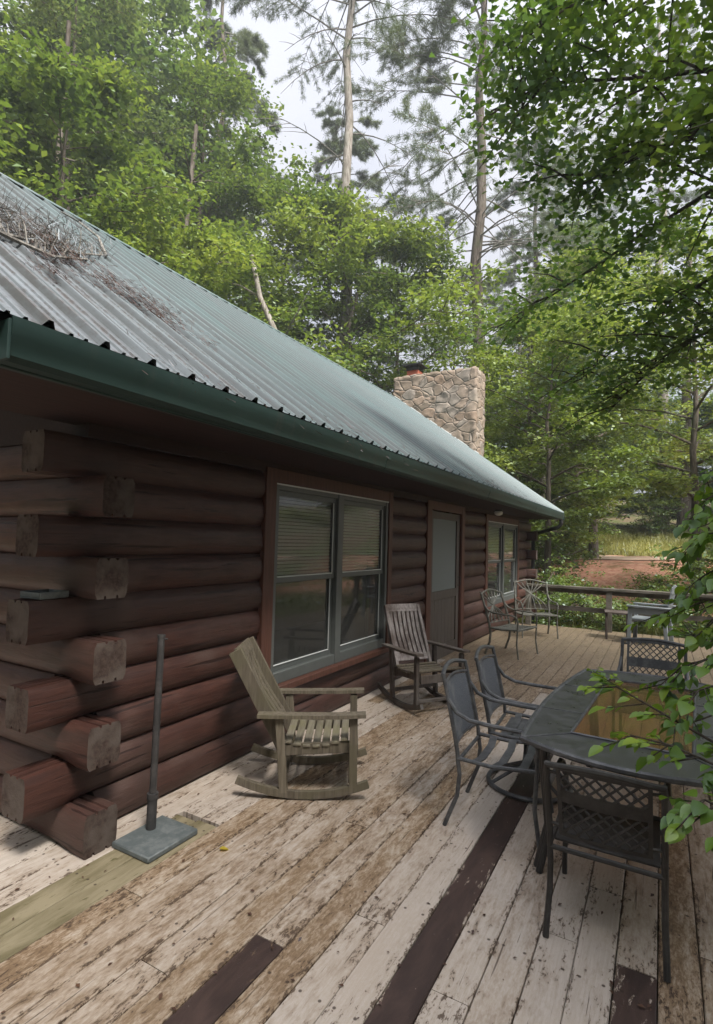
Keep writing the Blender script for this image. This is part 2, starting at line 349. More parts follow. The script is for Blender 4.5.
def deckmat():
    M = Mat('peeling painted deck'); v = M.coords('Object')
    wear_shade, dark, green, rnd, edge = [M.attr(a) for a in ('wear_shade', 'dark', 'green', 'rnd', 'edge')]  # first three also carry the painted shade of the far end
    off = M.n('ShaderNodeCombineXYZ'); M.l(M.math('MULTIPLY', rnd, 37.0), off.inputs[1]); M.l(M.math('MULTIPLY', rnd, 11.0), off.inputs[0])
    ad = M.n('ShaderNodeVectorMath'); M.l(v, ad.inputs[0]); M.l(off.outputs[0], ad.inputs[1]); vv = ad.outputs[0]
    def st(scl):
        mp = M.n('ShaderNodeMapping'); M.l(vv, mp.inputs[0]); mp.inputs['Scale'].default_value = scl; return mp.outputs[0]
    grain = M.noise(st((60, 2.2, 1)), 1.6, 6, .7, .3)
    fleck = M.noise(st((26, 7, 1)), 1.5, 6, .62, .5)
    patch = M.noise(st((7, 1.6, 1)), 1.3, 5, .62, .5)
    cloud = M.noise(v, 1.3, 4, .6)
    crack = M.noise(st((34, .8, 1)), 2.0, 4, .6, .2)
    # worn dirty boards, whiter painted boards, and the flecks where paint is gone
    mixn = M.math('ADD', M.math('MULTIPLY', fleck, .55), M.math('MULTIPLY', patch, .45))
    fine = M.noise(st((70, 26, 1)), 1.4, 5, .7, .6)
    paint = M.mix(M.step(grain, .3, .7), (.45, .39, .335), (.55, .49, .435))
    paint = M.mix(M.math('MULTIPLY', M.step(M.math('ADD', M.math('MULTIPLY', cloud, .6), M.math('MULTIPLY', fine, .4)), .40, .62), .6), paint, (.40, .32, .245))
    paint = M.mix(M.math('MULTIPLY', rnd, .28), paint, (.42, .345, .28))
    worn = M.ramp(M.math('ADD', M.math('MULTIPLY', mixn, .6), M.math('MULTIPLY', fine, .4)), [(.36, (.50, .43, .35)), (.44, (.38, .295, .21)), (.52, (.225, .150, .088)), (.62, (.105, .064, .038))])
    worn = M.mix(M.math('MULTIPLY', rnd, .35), worn, (.27, .195, .125))
    col = M.mix(M.step(M.math('ADD', M.math('MULTIPLY', mixn, .9), M.math('MULTIPLY', wear_shade, .62)), .50, .88), paint, worn)
    thr = M.math('SUBTRACT', .600, M.math('ADD', M.math('MULTIPLY', wear_shade, .03), M.math('MULTIPLY', edge, .075)))
    lostn = M.math('ADD', M.math('MULTIPLY', fine, .45), M.math('MULTIPLY', mixn, .55))
    lost = M.step(lostn, thr, M.math('ADD', thr, .03))
    col = M.mix(M.math('MULTIPLY', lost, .88), col, M.mix(M.step(grain, .3, .7), (.050, .032, .022), (.115, .075, .048)))
    cr = M.step(crack, .655, .675); col = M.mix(M.math('MULTIPLY', cr, .75), col, (.07, .045, .03))
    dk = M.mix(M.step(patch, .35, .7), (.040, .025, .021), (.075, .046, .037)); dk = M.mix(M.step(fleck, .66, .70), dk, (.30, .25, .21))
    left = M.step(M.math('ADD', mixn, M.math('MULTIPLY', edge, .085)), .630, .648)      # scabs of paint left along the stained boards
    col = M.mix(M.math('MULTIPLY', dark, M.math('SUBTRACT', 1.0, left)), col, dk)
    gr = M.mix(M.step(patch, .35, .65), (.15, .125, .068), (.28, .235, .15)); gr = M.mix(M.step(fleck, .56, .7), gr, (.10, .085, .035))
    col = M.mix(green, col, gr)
    sx = M.n('ShaderNodeSeparateXYZ'); M.l(v, sx.inputs[0])
    fx = M.math('MULTIPLY', M.math('SUBTRACT', M.math('ABSOLUTE', M.math('SUBTRACT', M.math('FRACT', M.math('DIVIDE', M.math('SUBTRACT', sx.outputs[0], -2.166), .1435)), .5)), .29), .1435)
    fyn = M.math('MULTIPLY', M.math('SUBTRACT', M.math('FRACT', M.math('ADD', M.math('DIVIDE', sx.outputs[1], .6), M.math('MULTIPLY', rnd, .03))), .85), .6)
    nd = M.math('SQRT', M.math('ADD', M.math('MULTIPLY', fx, fx), M.math('MULTIPLY', fyn, fyn)))
    col = M.mix(M.math('MULTIPLY', M.step(nd, .0085, .0045), .85), col, (.045, .028, .020))    # nail heads
    h = M.math('SUBTRACT', M.math('MULTIPLY', grain, .3), M.math('ADD', M.math('MULTIPLY', lost, .5), cr))
    return M.bsdf(col, M.ramp(cloud, [(.3, .5), (.7, .72)]), normal=M.bump(h, .45, .004), spec=.35)
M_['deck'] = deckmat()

def groundmat():
    M = Mat('woodland floor'); v = M.coords('Object'); a = M.noise(v, .35, 5, .65, .3); b = M.noise(v, 6, 5, .7); c = M.noise(v, 1.3, 4, .6)
    col = M.mix(M.step(a, .4, .62), (.060, .075, .022), (.11, .075, .045)); col = M.mix(M.step(b, .45, .75), col, (.16, .12, .08))
    red = M.attr('red'); rc = M.mix(M.step(b, .35, .7), (.31, .145, .095), (.46, .27, .19)); rc = M.mix(M.math('MULTIPLY', M.step(c, .5, .7), .5), rc, (.09, .10, .035))
    col = M.mix(red, col, rc); gr = M.attr('grassy'); gc = M.mix(M.step(c, .35, .7), (.22, .22, .065), (.40, .35, .13)); col = M.mix(gr, col, gc)
    return M.bsdf(col, .95, normal=M.bump(b, .8, .04), spec=.1)
M_['ground'] = groundmat()
def pathmat():
    M = Mat('sandy path'); v = M.coords('Object'); b = M.noise(v, 5, 5, .7); a = M.noise(v, .8, 3, .6)
    return M.bsdf(M.mix(M.step(a, .35, .7), M.mix(b, (.34, .25, .18), (.46, .36, .28)), (.30, .20, .14)), .95, normal=M.bump(b, .5, .03), spec=.1)
M_['path'] = pathmat()

# ------------------------------------------------------------------ terrain
def hash_noise(x, y):
    return (np.sin(x*.31+1.3)*np.cos(y*.27-.6)+.5*np.sin(x*.83+y*.61)+.25*np.sin(x*1.9-y*1.7))
def terrain(x, y):
    x = np.asarray(x, float); y = np.asarray(y, float)
    sm = lambda t: np.clip(t, 0, 1)**2*(3-2*np.clip(t, 0, 1))
    z = -.62+0*x
    z = z + .55*sm((y-12.5)/5) + 1.15*sm((y-17.5)/4.5) + 1.25*sm((y-26.5)/6) + .10*np.clip(y-31, 0, 80)
    z = z + .13*np.clip(-x-11, 0, 60) - .05*np.clip(x-3, 0, 12)
    far = sm((np.hypot(x+3, y-6)-11)/10)
    return z + .13*hash_noise(x, y)*far
def gz(x, y): return float(terrain(x, y))
xs = np.concatenate([np.linspace(-110, -42, 12), np.linspace(-40, 24, 129), np.linspace(26, 100, 12)])
ys = np.concatenate([np.linspace(-80, -12, 10), np.linspace(-10, 46, 113), np.linspace(48, 130, 12)])
X, Y = np.meshgrid(xs, ys); Z = terrain(X, Y)
V = np.stack([X.ravel(), Y.ravel(), Z.ravel()], 1); nx = len(xs)
F = [(j*nx+i, j*nx+i+1, (j+1)*nx+i+1, (j+1)*nx+i) for j in range(len(ys)-1) for i in range(nx-1)]
g = npobj('ground', V, F, M_['ground'], smooth=True); tag(g, kind='structure')
sm = lambda t: np.clip(t, 0, 1)**2*(3-2*np.clip(t, 0, 1))
xr, yr = X.ravel(), Y.ravel()
red = sm((yr-15.6)/1.5)*sm((27.4-yr)/1.0)*sm((xr+9)/3)*sm((9-xr)/3)
gra = sm((yr-26.8)/.8)*sm((37-yr)/4)*sm((xr+9)/3)*sm((9-xr)/3)
for nm, a in (('red', red), ('grassy', gra)):
    at_ = g.data.attributes.new(nm, 'FLOAT', 'POINT'); at_.data.foreach_set('value', a.astype(np.float32))
# sandy path crossing behind the red bank
px = np.linspace(-30, 22, 105); pc = 24.2+.5*np.sin(px*.25)-.02*px
V = []; F = []
for i in range(len(px)):
    for k in range(7):
        yy = pc[i]-1.6+3.0*k/6+.12*math.sin(px[i]*2.1+k); V.append((px[i], yy, gz(px[i], yy)+.03))
for i in range(len(px)-1):
    for k in range(6): F.append((i*7+k, (i+1)*7+k, (i+1)*7+k+1, i*7+k+1))
tag(npobj('path', V, F, M_['path'], smooth=True), kind='structure')

# ------------------------------------------------------------------ deck
BP = .1435; X0 = -2.166
def deck():
    mb = MB(); at_vals = []
    k0 = int(math.floor((-6.2-X0)/BP)); k1 = int(math.ceil((1.25-X0)/BP))
    for k in range(k0, k1):
        xa = X0+k*BP+.002; xb = X0+(k+1)*BP-.002; xc = (xa+xb)/2
        y1 = 11.6 if xa > -2.74 else 1.84
        r = random.Random(k*13+5)
        if k in (-1, -2):   segs = [(-3, 2.38-(.02 if k == -1 else .04), 'green'), (2.385, 7.0+k*.6, None), (7.004+k*.6, 11.6, None)]
        elif k == 5:        segs = [(-3, 1.83, 'dark'), (1.834, 5.9, None), (5.904, 11.6, None)]
        elif k == 9:        segs = [(-3, 4.6, 'dark'), (4.604, 8.9, None), (8.904, 11.6, None)]
        elif k == 14:       segs = [(-3, 2.435, 'dark'), (2.44, 6.3, None), (6.304, 11.6, None)]
        else:
            c = -3; segs = []; first = {7: 2.15, 8: 1.52, 12: 2.47, 2: 2.75, 3: 1.5, 11: 3.1, 13: 2.9}.get(k, r.uniform(-1, 3.4))
            e = first
            while c < y1:
                e = min(e, y1); segs.append((c, e, None)); c = e+.004; e = c+r.uniform(2.6, 4.3)
        for (ya, yb, kind) in segs:
            yb = min(yb, y1)
            if yb-ya < .02: continue
            if xc < -2.2: w = .16
            elif xc < -1.16: w = .54
            elif xc < -.05: w = .20
            else: w = .55 if yb > 2.5 else .26
            w = min(1, max(0, w+r.uniform(-.13, .13)))
            if ya > 4.4: w = max(w, .78+r.uniform(-.1, .12))  # far boards: tree shade put into the colour as extra wear
            rnd = r.random(); nseg = max(1, int((yb-ya)/.35)); dz = r.uniform(-.0015, .0015)
            xsn = [(xa, -.004), (xa+.004, 0), (xa+.022, 0), (xc, 0), (xb-.022, 0), (xb-.004, 0), (xb, -.004), (xb, -.032), (xa, -.032)]
            ed = [1, 1, .25, 0, .25, 1, 1, 1, 1]
            wob = [r.uniform(-.0012, .0012) for _ in range(nseg+1)]
            o = len(mb.v); n = len(xsn)
            for i in range(nseg+1):
                yy = ya+(yb-ya)*i/nseg
                for j, (x, z) in enumerate(xsn):
                    mb.v.append((x+wob[i], yy, z+dz)); 
                    at_vals.append((w, 1. if kind == 'dark' else .62*min(1, max(0, (yy-5.0)/4.5)), 1. if kind == 'green' else .38*min(1, max(0, (yy-6.5)/3)), rnd, max(ed[j], .9 if i in (0, nseg) else 0)))  # ramps along the deck paint the far end's tree shade into both tints
            for i in range(nseg):
                for j in range(n):
                    mb.f.append((o+i*n+j, o+i*n+(j+1) % n, o+(i+1)*n+(j+1) % n, o+(i+1)*n+j)); mb.mi.append(0)
            mb.f += [tuple(o+j for j in range(n-1, -1, -1)), tuple(o+nseg*n+j for j in range(n))]; mb.mi += [0, 0]
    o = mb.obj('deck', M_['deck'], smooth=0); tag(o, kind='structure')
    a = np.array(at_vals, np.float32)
    for i, nm in enumerate(('wear_shade', 'dark', 'green', 'rnd', 'edge')):
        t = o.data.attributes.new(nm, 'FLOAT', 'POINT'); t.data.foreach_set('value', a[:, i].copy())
    # joists and rim under the boards
    mb = MB()
    for y in np.arange(-2.9, 11.6, .6):
        xa = -6.1 if y < 1.6 else -2.6
        mb.box(((xa+1.2)/2, y, -.125), (1.2-xa, .045, .17))
    mb.box((1.235, 4.3, -.135), (.04, 14.6, .2)); mb.box((-.72, 11.58, -.135), (3.9, .035, .2))
    for x in (-2.2, -.5, 1.1):
        for y in (-2.5, 1.5, 5.0, 8.2, 11.3): mb.box((x, y, -.45), (.14, .14, .45))
    tag(mb.obj('deck_frame', M_['w_post']), kind='structure')
deck()

# ------------------------------------------------------------------ log cabin
cabin = thing('log_cabin', 'dark red brown log cabin with green metal roof beside the deck', 'cabin', (0, 0, 0))
CH = .213; XF = -2.66; LW = .19; XC = XF-LW/2; YG = 1.77; YE = 12.9; XB = -9.72
HW, HH = LW/2, CH/2
def log_profile():
    pts = []; n = 9
    for i in range(n):                      # outer face, bottom to top
        t = -1+2*i/(n-1); pts.append((HW*(1-.46*abs(t)**3.3), t*HH*.985))
    for gx in (.027, -.027):                # two drip grooves along the top
        pts += [(gx+.008, HH*.985), (gx+.005, HH*.985-.012), (gx-.005, HH*.985-.012), (gx-.008, HH*.985)]
    for i in range(n):
        t = 1-2*i/(n-1); pts.append((-HW*(1-.46*abs(t)**3.3), t*HH*.985))
    for gx in (-.036, .036):
        pts += [(gx-.007, -HH*.985), (gx-.005, -HH*.985+.016), (gx+.005, -HH*.985+.016), (gx+.007, -HH*.985)]
    return pts
LP = log_profile()
def passing_end(ya): return ya < YG
def log_along_y(c, ya, yb, seed):
    r = random.Random(seed); mb = MB(); seg = max(2, int((yb-ya)/.12)); zc = c*CH+HH
    ph = r.uniform(0, 6); am = r.uniform(.002, .006)
    def fr(t, x, y):
        u = min(1, abs(y)/HH); k = max(0, min(1, (YG+.10-t)/.14)) if passing_end(ya) else 0
        x = x*(1+k*((1-.13*u**9)/(1-.46*u**3.3)-1)) if abs(x) > HW*.5 else x
        return Vector((XC+x+am*math.sin(t*1.3+ph), t, zc+y*(1+.01*math.sin(t*2.1+ph))))
    mb.extrude(LP, ya, yb, fr, seg, mi=0, mi_end=1)
    return mb.obj('log', [M_['log'], M_['end']], cabin, smooth=35)
def log_along_x(c, xa, xb, yc, seed):
    r = random.Random(seed); mb = MB(); seg = max(2, int(abs(xb-xa)/.1)); zc = c*CH+HH; ph = r.uniform(0, 6)
    def fr(t, x, y):
        u = min(1, abs(y)/HH); k = max(0, min(1, (t-XC-.02)/.12))
        x = x*(1+k*((1-.13*u**9)/(1-.46*u**3.3)-1)) if abs(x) > HW*.5 else x
        return Vector((t, yc-x+.004*math.sin(t*1.3+ph), zc+y))
    mb.extrude(LP, xa, xb, fr, seg, mi=0, mi_end=1)
    o = mb.obj('log', [M_['log_x'], M_['end']], cabin, smooth=35)
    return o
# grain that runs along the gable logs
def log_x():
    m2 = M_['log'].copy(); m2.name = 'stained gable log'
    for nd in m2.node_tree.nodes:
        if nd.type == 'MAPPING':
            s = nd.inputs['Scale'].default_value; nd.inputs['Scale'].default_value = (s[1], s[0], s[2]) if s[0] != s[1] else s
    return m2
M_['log_x'] = log_x()
OPEN = [(3.29, 5.56, .40, 2.165), (6.62, 8.16, -.02, 2.165), (9.34, 11.86, .44, 2.13)]
for c in range(10):
    za, zb = c*CH, (c+1)*CH
    passing = c % 2 == 1
    cuts = [(max(a+.05, 0), b-.05) for (a, b, lo, hi) in OPEN if lo < zb-.06 and hi > za+.06]
    y = 1.555+.015*math.sin(c*2.2) if passing else YG+LW+.0
    ends = []
    for a, b in cuts: ends.append((y, a)); y = b
    ends.append((y, (YE+.28) if passing else YE-LW))
    for i, (a, b) in enumerate(ends):
        if c == 10: continue
        log_along_y(c, a, b, c*7+i)
    xa = -2.485+.018*math.sin(c*1.7) if not passing else XF-LW+.0
    log_along_x(c, XB, xa, YG+HW, c*5+1)
    log_along_x(c, XB, (XF+.2) if not passing else XF-LW, YE-HW, c*5+2)
# shingled gable triangles as plank walls, back wall, lining and room
ZR = 5.43; XR = -6.2; SL = (ZR-2.37)/(XR+1.95)*-1
def roof_z(x): return 2.37+SL*(-1.95-x) if x > XR else 2.37+SL*(x-(2*XR+1.95))
for y in (YG+.09, YE-.09):
    mb = MB()
    pr = [(XB, 2.13), (XF-.02, 2.13), (XF-.02, roof_z(XF)-.16), (XR, ZR-.16), (XB, roof_z(XB)-.16)]
    mb.extrude(pr, y-.05, y+.05, lambda t, a, b: Vector((a, t, b)), 1)
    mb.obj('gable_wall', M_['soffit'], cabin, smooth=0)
mb = MB(); mb.box((XB+.09, (YG+YE)/2, 1.07), (.16, YE-YG-.42, 2.12)); mb.obj('back_wall', M_['log'], cabin)
mb = MB()
y = YG+.22
for (a, b, lo, hi) in OPEN:
    mb.box((-2.90, (y+a+.08)/2, 1.1), (.05, a+.08-y, 2.2), bev=0)
    if lo > 0: mb.box((-2.90, (a+b)/2, lo/2+.02), (.05, b-a-.17, lo+.04), bev=0)
    y = b-.08
mb.box((-2.90, (y+YE-.25)/2, 1.1), (.05, YE-.25-y, 2.2), bev=0)
mb.box((-5.9, (YG+YE)/2, .02), (5.8, YE-YG-.5, .04), bev=0); mb.box((-5.9, (YG+YE)/2, 2.35), (5.8, YE-YG-.5, .04), bev=0)
mb.box((-5.6, 7.3, 1.18), (.08, YE-YG-.5, 2.2), bev=0)
mb.obj('room_lining', M_['room'], cabin, smooth=0)
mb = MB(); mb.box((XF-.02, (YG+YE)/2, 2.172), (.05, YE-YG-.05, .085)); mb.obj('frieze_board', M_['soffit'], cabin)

# windows
def window(ya, yb, zlo, zhi, xface, trimw=.13, sill=True):
    """double sash pair with a blind; ya..yb, zlo..zhi outer edge of the timber trim"""
    mb = MB(); T = .045; xc = xface-T/2
    mb.box((xc, ya+trimw/2, (zlo+zhi)/2), (T, trimw, zhi-zlo)); mb.box((xc, yb-trimw*.35, (zlo+zhi)/2), (T, trimw*.7, zhi-zlo))
    mb.box((xc, (ya+trimw+yb-trimw*.7)/2, zhi-.055), (T-.006, yb-ya-1.7*trimw, .11))
    mb.box((xc+.012, (ya+yb)/2, zlo+.03), (T+.055, yb-ya-.02, .05))
    # jamb liner back into the wall
    mb.box((xface-.14, ya+trimw-.012, (zlo+zhi)/2), (.19, .024, zhi-zlo-.06)); mb.box((xface-.14, yb-.7*trimw+.012, (zlo+zhi)/2), (.19, .024, zhi-zlo-.06))
    mb.box((xface-.14, (ya+yb)/2, zhi-.10), (.19, yb-ya-.26, .022))
    W = mb.obj('window', M_['trim'], cabin)
    a, b, lo, hi = ya+trimw, yb-.7*trimw, zlo+.056, zhi-.112
    fx = xface-.045; fr = MB(); fw = .05; mid = (a+b)/2
    fr.box((fx, a+fw/2, (lo+hi)/2), (.06, fw, hi-lo)); fr.box((fx, b-fw/2, (lo+hi)/2), (.06, fw, hi-lo))
    fr.box((fx, mid, (lo+hi)/2), (.06, .10, hi-lo)); fr.box((fx-.002, mid, hi-fw/2), (.05, b-a-.02, fw)); fr.box((fx-.002, mid, lo+.045), (.056, b-a-.02, .09))
    fr.obj('window_frame', M_['vinyl'], W)
    bead = MB(); bead.box((fx+.03, mid, hi-.004), (.012, b-a, .012)); 
    zm = (lo+hi)/2+.02
    for (p, q) in ((a+fw, mid-.05), (mid+.05, b-fw)):
        for (l_, h_, xo) in ((zm-.02, hi-fw, -.012), (lo+.09, zm+.02, -.03)):
            s = MB(); sw = .045; xx = fx+xo
            s.box((xx, p+sw/2, (l_+h_)/2), (.026, sw, h_-l_)); s.box((xx, q-sw/2, (l_+h_)/2), (.026, sw, h_-l_))
            s.box((xx-.001, (p+q)/2, l_+sw/2), (.024, q-p-.01, sw)); s.box((xx-.001, (p+q)/2, h_-sw/2), (.024, q-p-.01, sw))
            s.obj('sash', M_['vinyl'], W)
            gl = MB(); gl.box((xx-.004, (p+q)/2, (l_+h_)/2), (.005, q-p-2*sw+.01, h_-l_-2*sw+.01), bev=0); gl.obj('glass', M_['glass'], W, smooth=0)
            bead.box((xx+.014, (p+q)/2, l_+sw+.004), (.008, q-p-2*sw, .010)); bead.box((xx+.014, q-sw-.004, (l_+h_)/2+.006), (.008, .008, h_-l_-2*sw-.012))
        bl = MB(); zz = hi-.10
        while zz > zm+.03:
            bl.box((fx-.052, (p+q)/2, zz), (.004, q-p+.04, .024), Matrix.Rotation(R_(28), 3, 'Y'), bev=0); zz -= .030
        bl.box((fx-.052, (p+q)/2, zz), (.03, q-p+.04, .02)); bl.box((fx-.052, (p+q)/2, hi-.07), (.04, q-p+.04, .04))
        bl.obj('blind', M_['blind'], W)
    bead.obj('bead', M_['whitebead'], W)
    return W
window(3.29, 5.56, .40, 2.165, XF+.015)
window(9.34, 11.86, .44, 2.13, XF+.015)
# door
mb = MB(); T = .045; xd = XF+.015
for yy, w in ((6.62+.075, .15), (8.16-.065, .13)): mb.box((xd-T/2, yy, 1.08), (T, w, 2.17))
mb.box((xd-T/2, 7.4, 2.11), (T-.006, 1.26, .115)); mb.box((xd-.08, 6.775, 1.04), (.14, .02, 2.07)); mb.box((xd-.08, 8.025, 1.04), (.14, .02, 2.07))
D = mb.obj('door', M_['trim'], cabin)
mb = MB(); a, b = 6.79, 8.01; xx = xd-.055
mb.box((xx, a+.06, 1.03), (.035, .12, 2.03)); mb.box((xx, b-.06, 1.03), (.035, .12, 2.03))
for zz, hgt in ((.09, .18), (.88, .12), (1.99, .10)): mb.box((xx-.001, (a+b)/2, zz), (.033, b-a-.23, hgt))
for i in range(7): mb.box((xx-.006, a+.12+(b-a-.24)*(i+.5)/7, .5), (.016, (b-a-.24)/7-.004, .68), bev=.004)
mb.obj('screen_door_frame', M_['door'], D)
mb = MB(); mb.box((xx-.004, (a+b)/2, 1.44), (.004, b-a-.22, 1.02), bev=0); mb.obj('screen', M_['screen'], D, smooth=0)
mb = MB(); mb.tube([(xx+.02, b-.06, .98), (xx+.06, b-.06, .98), (xx+.06, b-.06, 1.10), (xx+.02, b-.06, 1.10)], .007); mb.obj('handle', M_['black'], D)

# roof
RY0, RY1 = .93, 13.12
def roof():
    # ribbed sheet profile along y (one pan = 0.229 m), extruded up the slope
    prof = []; y = RY0; P = .2286
    while y < RY1:
        for dy, h in ((0, 0), (.045, 0), (.049, .009), (.061, .009), (.065, 0), (.105, 0), (.109, .009), (.121, .009), (.125, 0), (.172, 0), (.188, .028), (.206, .028), (.222, 0)):
            if y+dy < RY1: prof.append((y+dy, h))
        y += P
    prof.append((RY1, 0))
    mb = MB(); 
    for side in (1, -1):
        xe = -1.93 if side > 0 else 2*XR+1.93
        seg = 5; n = len(prof); o = len(mb.v); nr = Vector((side*SL, 0, 1)).normalized()
        for i in range(seg+1):
            x = xe+(XR-xe)*i/seg; z = roof_z(min(x, -1.0)) if side > 0 else roof_z(x)
            z = 2.37+SL*abs(x-(-1.95 if side > 0 else 2*XR+1.95))*(1 if (x < -1.95 or side < 0) else -1)
            for (yy, h) in prof: mb.v.append(tuple(Vector((x, yy, z))+nr*h))
        for i in range(seg):
            for j in range(n-1): mb.f.append((o+i*n+j, o+i*n+j+1, o+(i+1)*n+j+1, o+(i+1)*n+j)); mb.mi.append(0)
    rf = mb.obj('roof', M_['roof'], cabin, smooth=30, fix=False)
    sd = MB()
    for side in (1, -1):
        xa = -2.0 if side > 0 else 2*XR+2.0
        d = Vector((XR-xa, 0, (ZR-.05)-2.30)); 
        q = [(xa, 2.345), (XR, ZR-.016), (XR, ZR-.10), (xa, 2.26)] if side > 0 else [(xa, 2.26), (XR, ZR-.10), (XR, ZR-.016), (xa, 2.345)]
        sd.extrude(q, RY0+.02, RY1-.03, lambda t, a, b: Vector((a, t, b)), 1)
    sd.obj('roof_boards', M_['soffit'], rf, smooth=0)
    rc = MB(); 
    for side in (1, -1):
        rc.extrude([(0, .026), (side*.16, .026-SL*.16+.004), (side*.16, .020-SL*.16), (0, .014)], RY0-.01, RY1+.01, lambda t, a, b: Vector((XR+a, t, ZR+b+.012)), 1)
    rc.obj('ridge_cap', M_['roof'], rf, smooth=0)
    for yy in (RY0+.012, RY1+.006):
        for side in (1, -1):
            xa = -1.99 if side > 0 else 2*XR+1.99
            rk = MB(); rk.bar((xa, yy, 2.335), (XR+side*.001, yy, ZR-.065), .022, .10, bev=.002); rk.obj('rake_trim', M_['gutter'], rf)
    return rf
roof()
mb = MB(); mb.box((-2.40, 7.06, 2.215), (.80, 12.02, .02)); 
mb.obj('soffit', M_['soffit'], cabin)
mb = MB(); mb.box((-2.035, 7.06, 2.275), (.03, 12.08, .16)); mb.obj('fascia', M_['gutter'], cabin)
# K-style gutter
mb = MB()
gp = [(0, 0), (.055, 0), (.075, .018), (.082, .060), (.096, .085), (.100, .135), (.100, .150), (.090, .150), (.090, .138), (.086, .088), (.073, .062), (.067, .022), (.052, .008), (.006, .008), (.006, .150), (0, .150)]
gp = [(-2.018+a*.95, 2.198+b) for a, b in gp]
mb.extrude(gp, 1.0, 13.15, lambda t, a, b: Vector((a+.003*math.sin(t*2.3), t, b+.004*math.sin(t*.9+1))), 30)
mb.box((-1.97, .995, 2.27), (.09, .012, .14)); mb.box((-1.97, 13.155, 2.27), (.09, .012, .14))
for yy in (3.95, 6.98, 10.02):
    mb.extrude([(a+(.003 if b < 2.33 else 0), b-.002) for a, b in gp[1:8]]+[(gp[1][0]-.0, gp[7][1]-.02)], yy-.03, yy+.03, lambda t, a, b: Vector((a+.003*math.sin(t*2.3), t, b+.004*math.sin(t*.9+1))), 1)
G = mb.obj('gutter', M_['gutter'], cabin, smooth=25)
mb = MB(); pts = [(-1.97, 13.0, 2.20), (-1.97, 13.0, 2.10), (-2.03, 13.0, 2.03), (-2.5, 13.0, 1.88), (-2.58, 13.0, 1.80), (-2.58, 13.0, -.5)]
mb.tube(pts, .045, 8); mb.obj('downspout', M_['black'], cabin)
# eave light
mb = MB(); mb.tube([(-2.46, 9.42, 2.205), (-2.46, 9.42, 2.18)], .07, 16); L = mb.obj('eave_light', M_['black'], cabin)
mb = MB(); mb.tube([(-2.46, 9.42, 2.185), (-2.46, 9.42, 2.16), (-2.46, 9.42, 2.125), (-2.46, 9.42, 2.105)], [.055, .075, .065, .025], 16); mb.obj('lamp_glass', M_['lamp'], L)

# chimney of fieldstone outside the far gable
def chimney():
    bm = bmesh.new(); xa, xb, ya, yb, z0, z1 = -6.33, -4.04, YE+.02+.22, YE+1.05, -.7, 6.05
    def grid(o, u, v, nu, nv):
        vs = [[bm.verts.new(Vector(o)+Vector(u)*i/nu+Vector(v)*j/nv) for i in range(nu+1)] for j in range(nv+1)]
        for j in range(nv):
            for i in range(nu): bm.faces.new((vs[j][i], vs[j][i+1], vs[j+1][i+1], vs[j+1][i]))
    nx_, ny_, nz_ = 40, 14, 100; w, d, h = xb-xa, yb-ya, z1-z0
    grid((xa, ya, z0), (w, 0, 0), (0, 0, h), nx_, nz_); grid((xb, ya, z0), (0, d, 0), (0, 0, h), ny_, nz_)
    grid((xb, yb, z0), (-w, 0, 0), (0, 0, h), nx_, nz_); grid((xa, yb, z0), (0, -d, 0), (0, 0, h), ny_, nz_)
    grid((xa, ya, z1), (w, 0, 0), (0, d, 0), nx_, ny_)
    bmesh.ops.remove_doubles(bm, verts=bm.verts, dist=.002)
    cen = Vector(((xa+xb)/2, (ya+yb)/2, 0)); from mathutils import noise
    for v in bm.verts:
        p = v.co*4.2; p.z *= 1.25
        dd, pt = noise.voronoi(p); e = dd[1]-dd[0]
        a = min(1, e/.35)*.04-.02+.012*noise.noise(v.co*9)
        o = Vector((v.co.x-cen.x, v.co.y-cen.y, 0))
        n = Vector((0, 0, 0))
        if v.co.y < ya+.001: n.y -= 1
        if v.co.y > yb-.001: n.y += 1
        if v.co.x < xa+.001: n.x -= 1
        if v.co.x > xb-.001: n.x += 1
        if v.co.z > z1-.001: n.z += .7
        v.co += n.normalized()*a if n.length else n
        if v.co.y < ya-.03 and False: v.co.y = ya-.03
    me = bpy.data.meshes.new('chimney'); bmesh.ops.recalc_face_normals(bm, faces=bm.faces); bm.to_mesh(me); bm.free()
    me.materials.append(M_['stone']); me.polygons.foreach_set('use_smooth', [True]*len(me.polygons))
    o = bpy.data.objects.new('chimney', me); COL.objects.link(o); o.parent = cabin
    mb = MB(); mb.box((-5.92, 13.62, 6.16), (.34, .34, .26), bev=.01); mb.obj('flue', M_['clay'], o)
    mb = MB(); mb.box((-5.92, 13.62, 6.43), (.54, .54, .04)); mb.box((-5.92, 13.62, 6.355), (.36, .36, .11))
    mb.obj('flue_cap', M_['black'], o)
    mb = MB(); mb.box((-4.75, 13.6, 6.07), (.8, .5, .06), bev=.02); mb.obj('mortar_cap', M_['clay'], o)
    mb = MB(); mb.bar((-6.3, RY1+.05, 2.37+SL*4.35+.03), (-3.95, RY1+.05, 2.37+SL*2.0+.03), .05, .03); mb.obj('flashing', M_['whitebead'], o)
chimney()

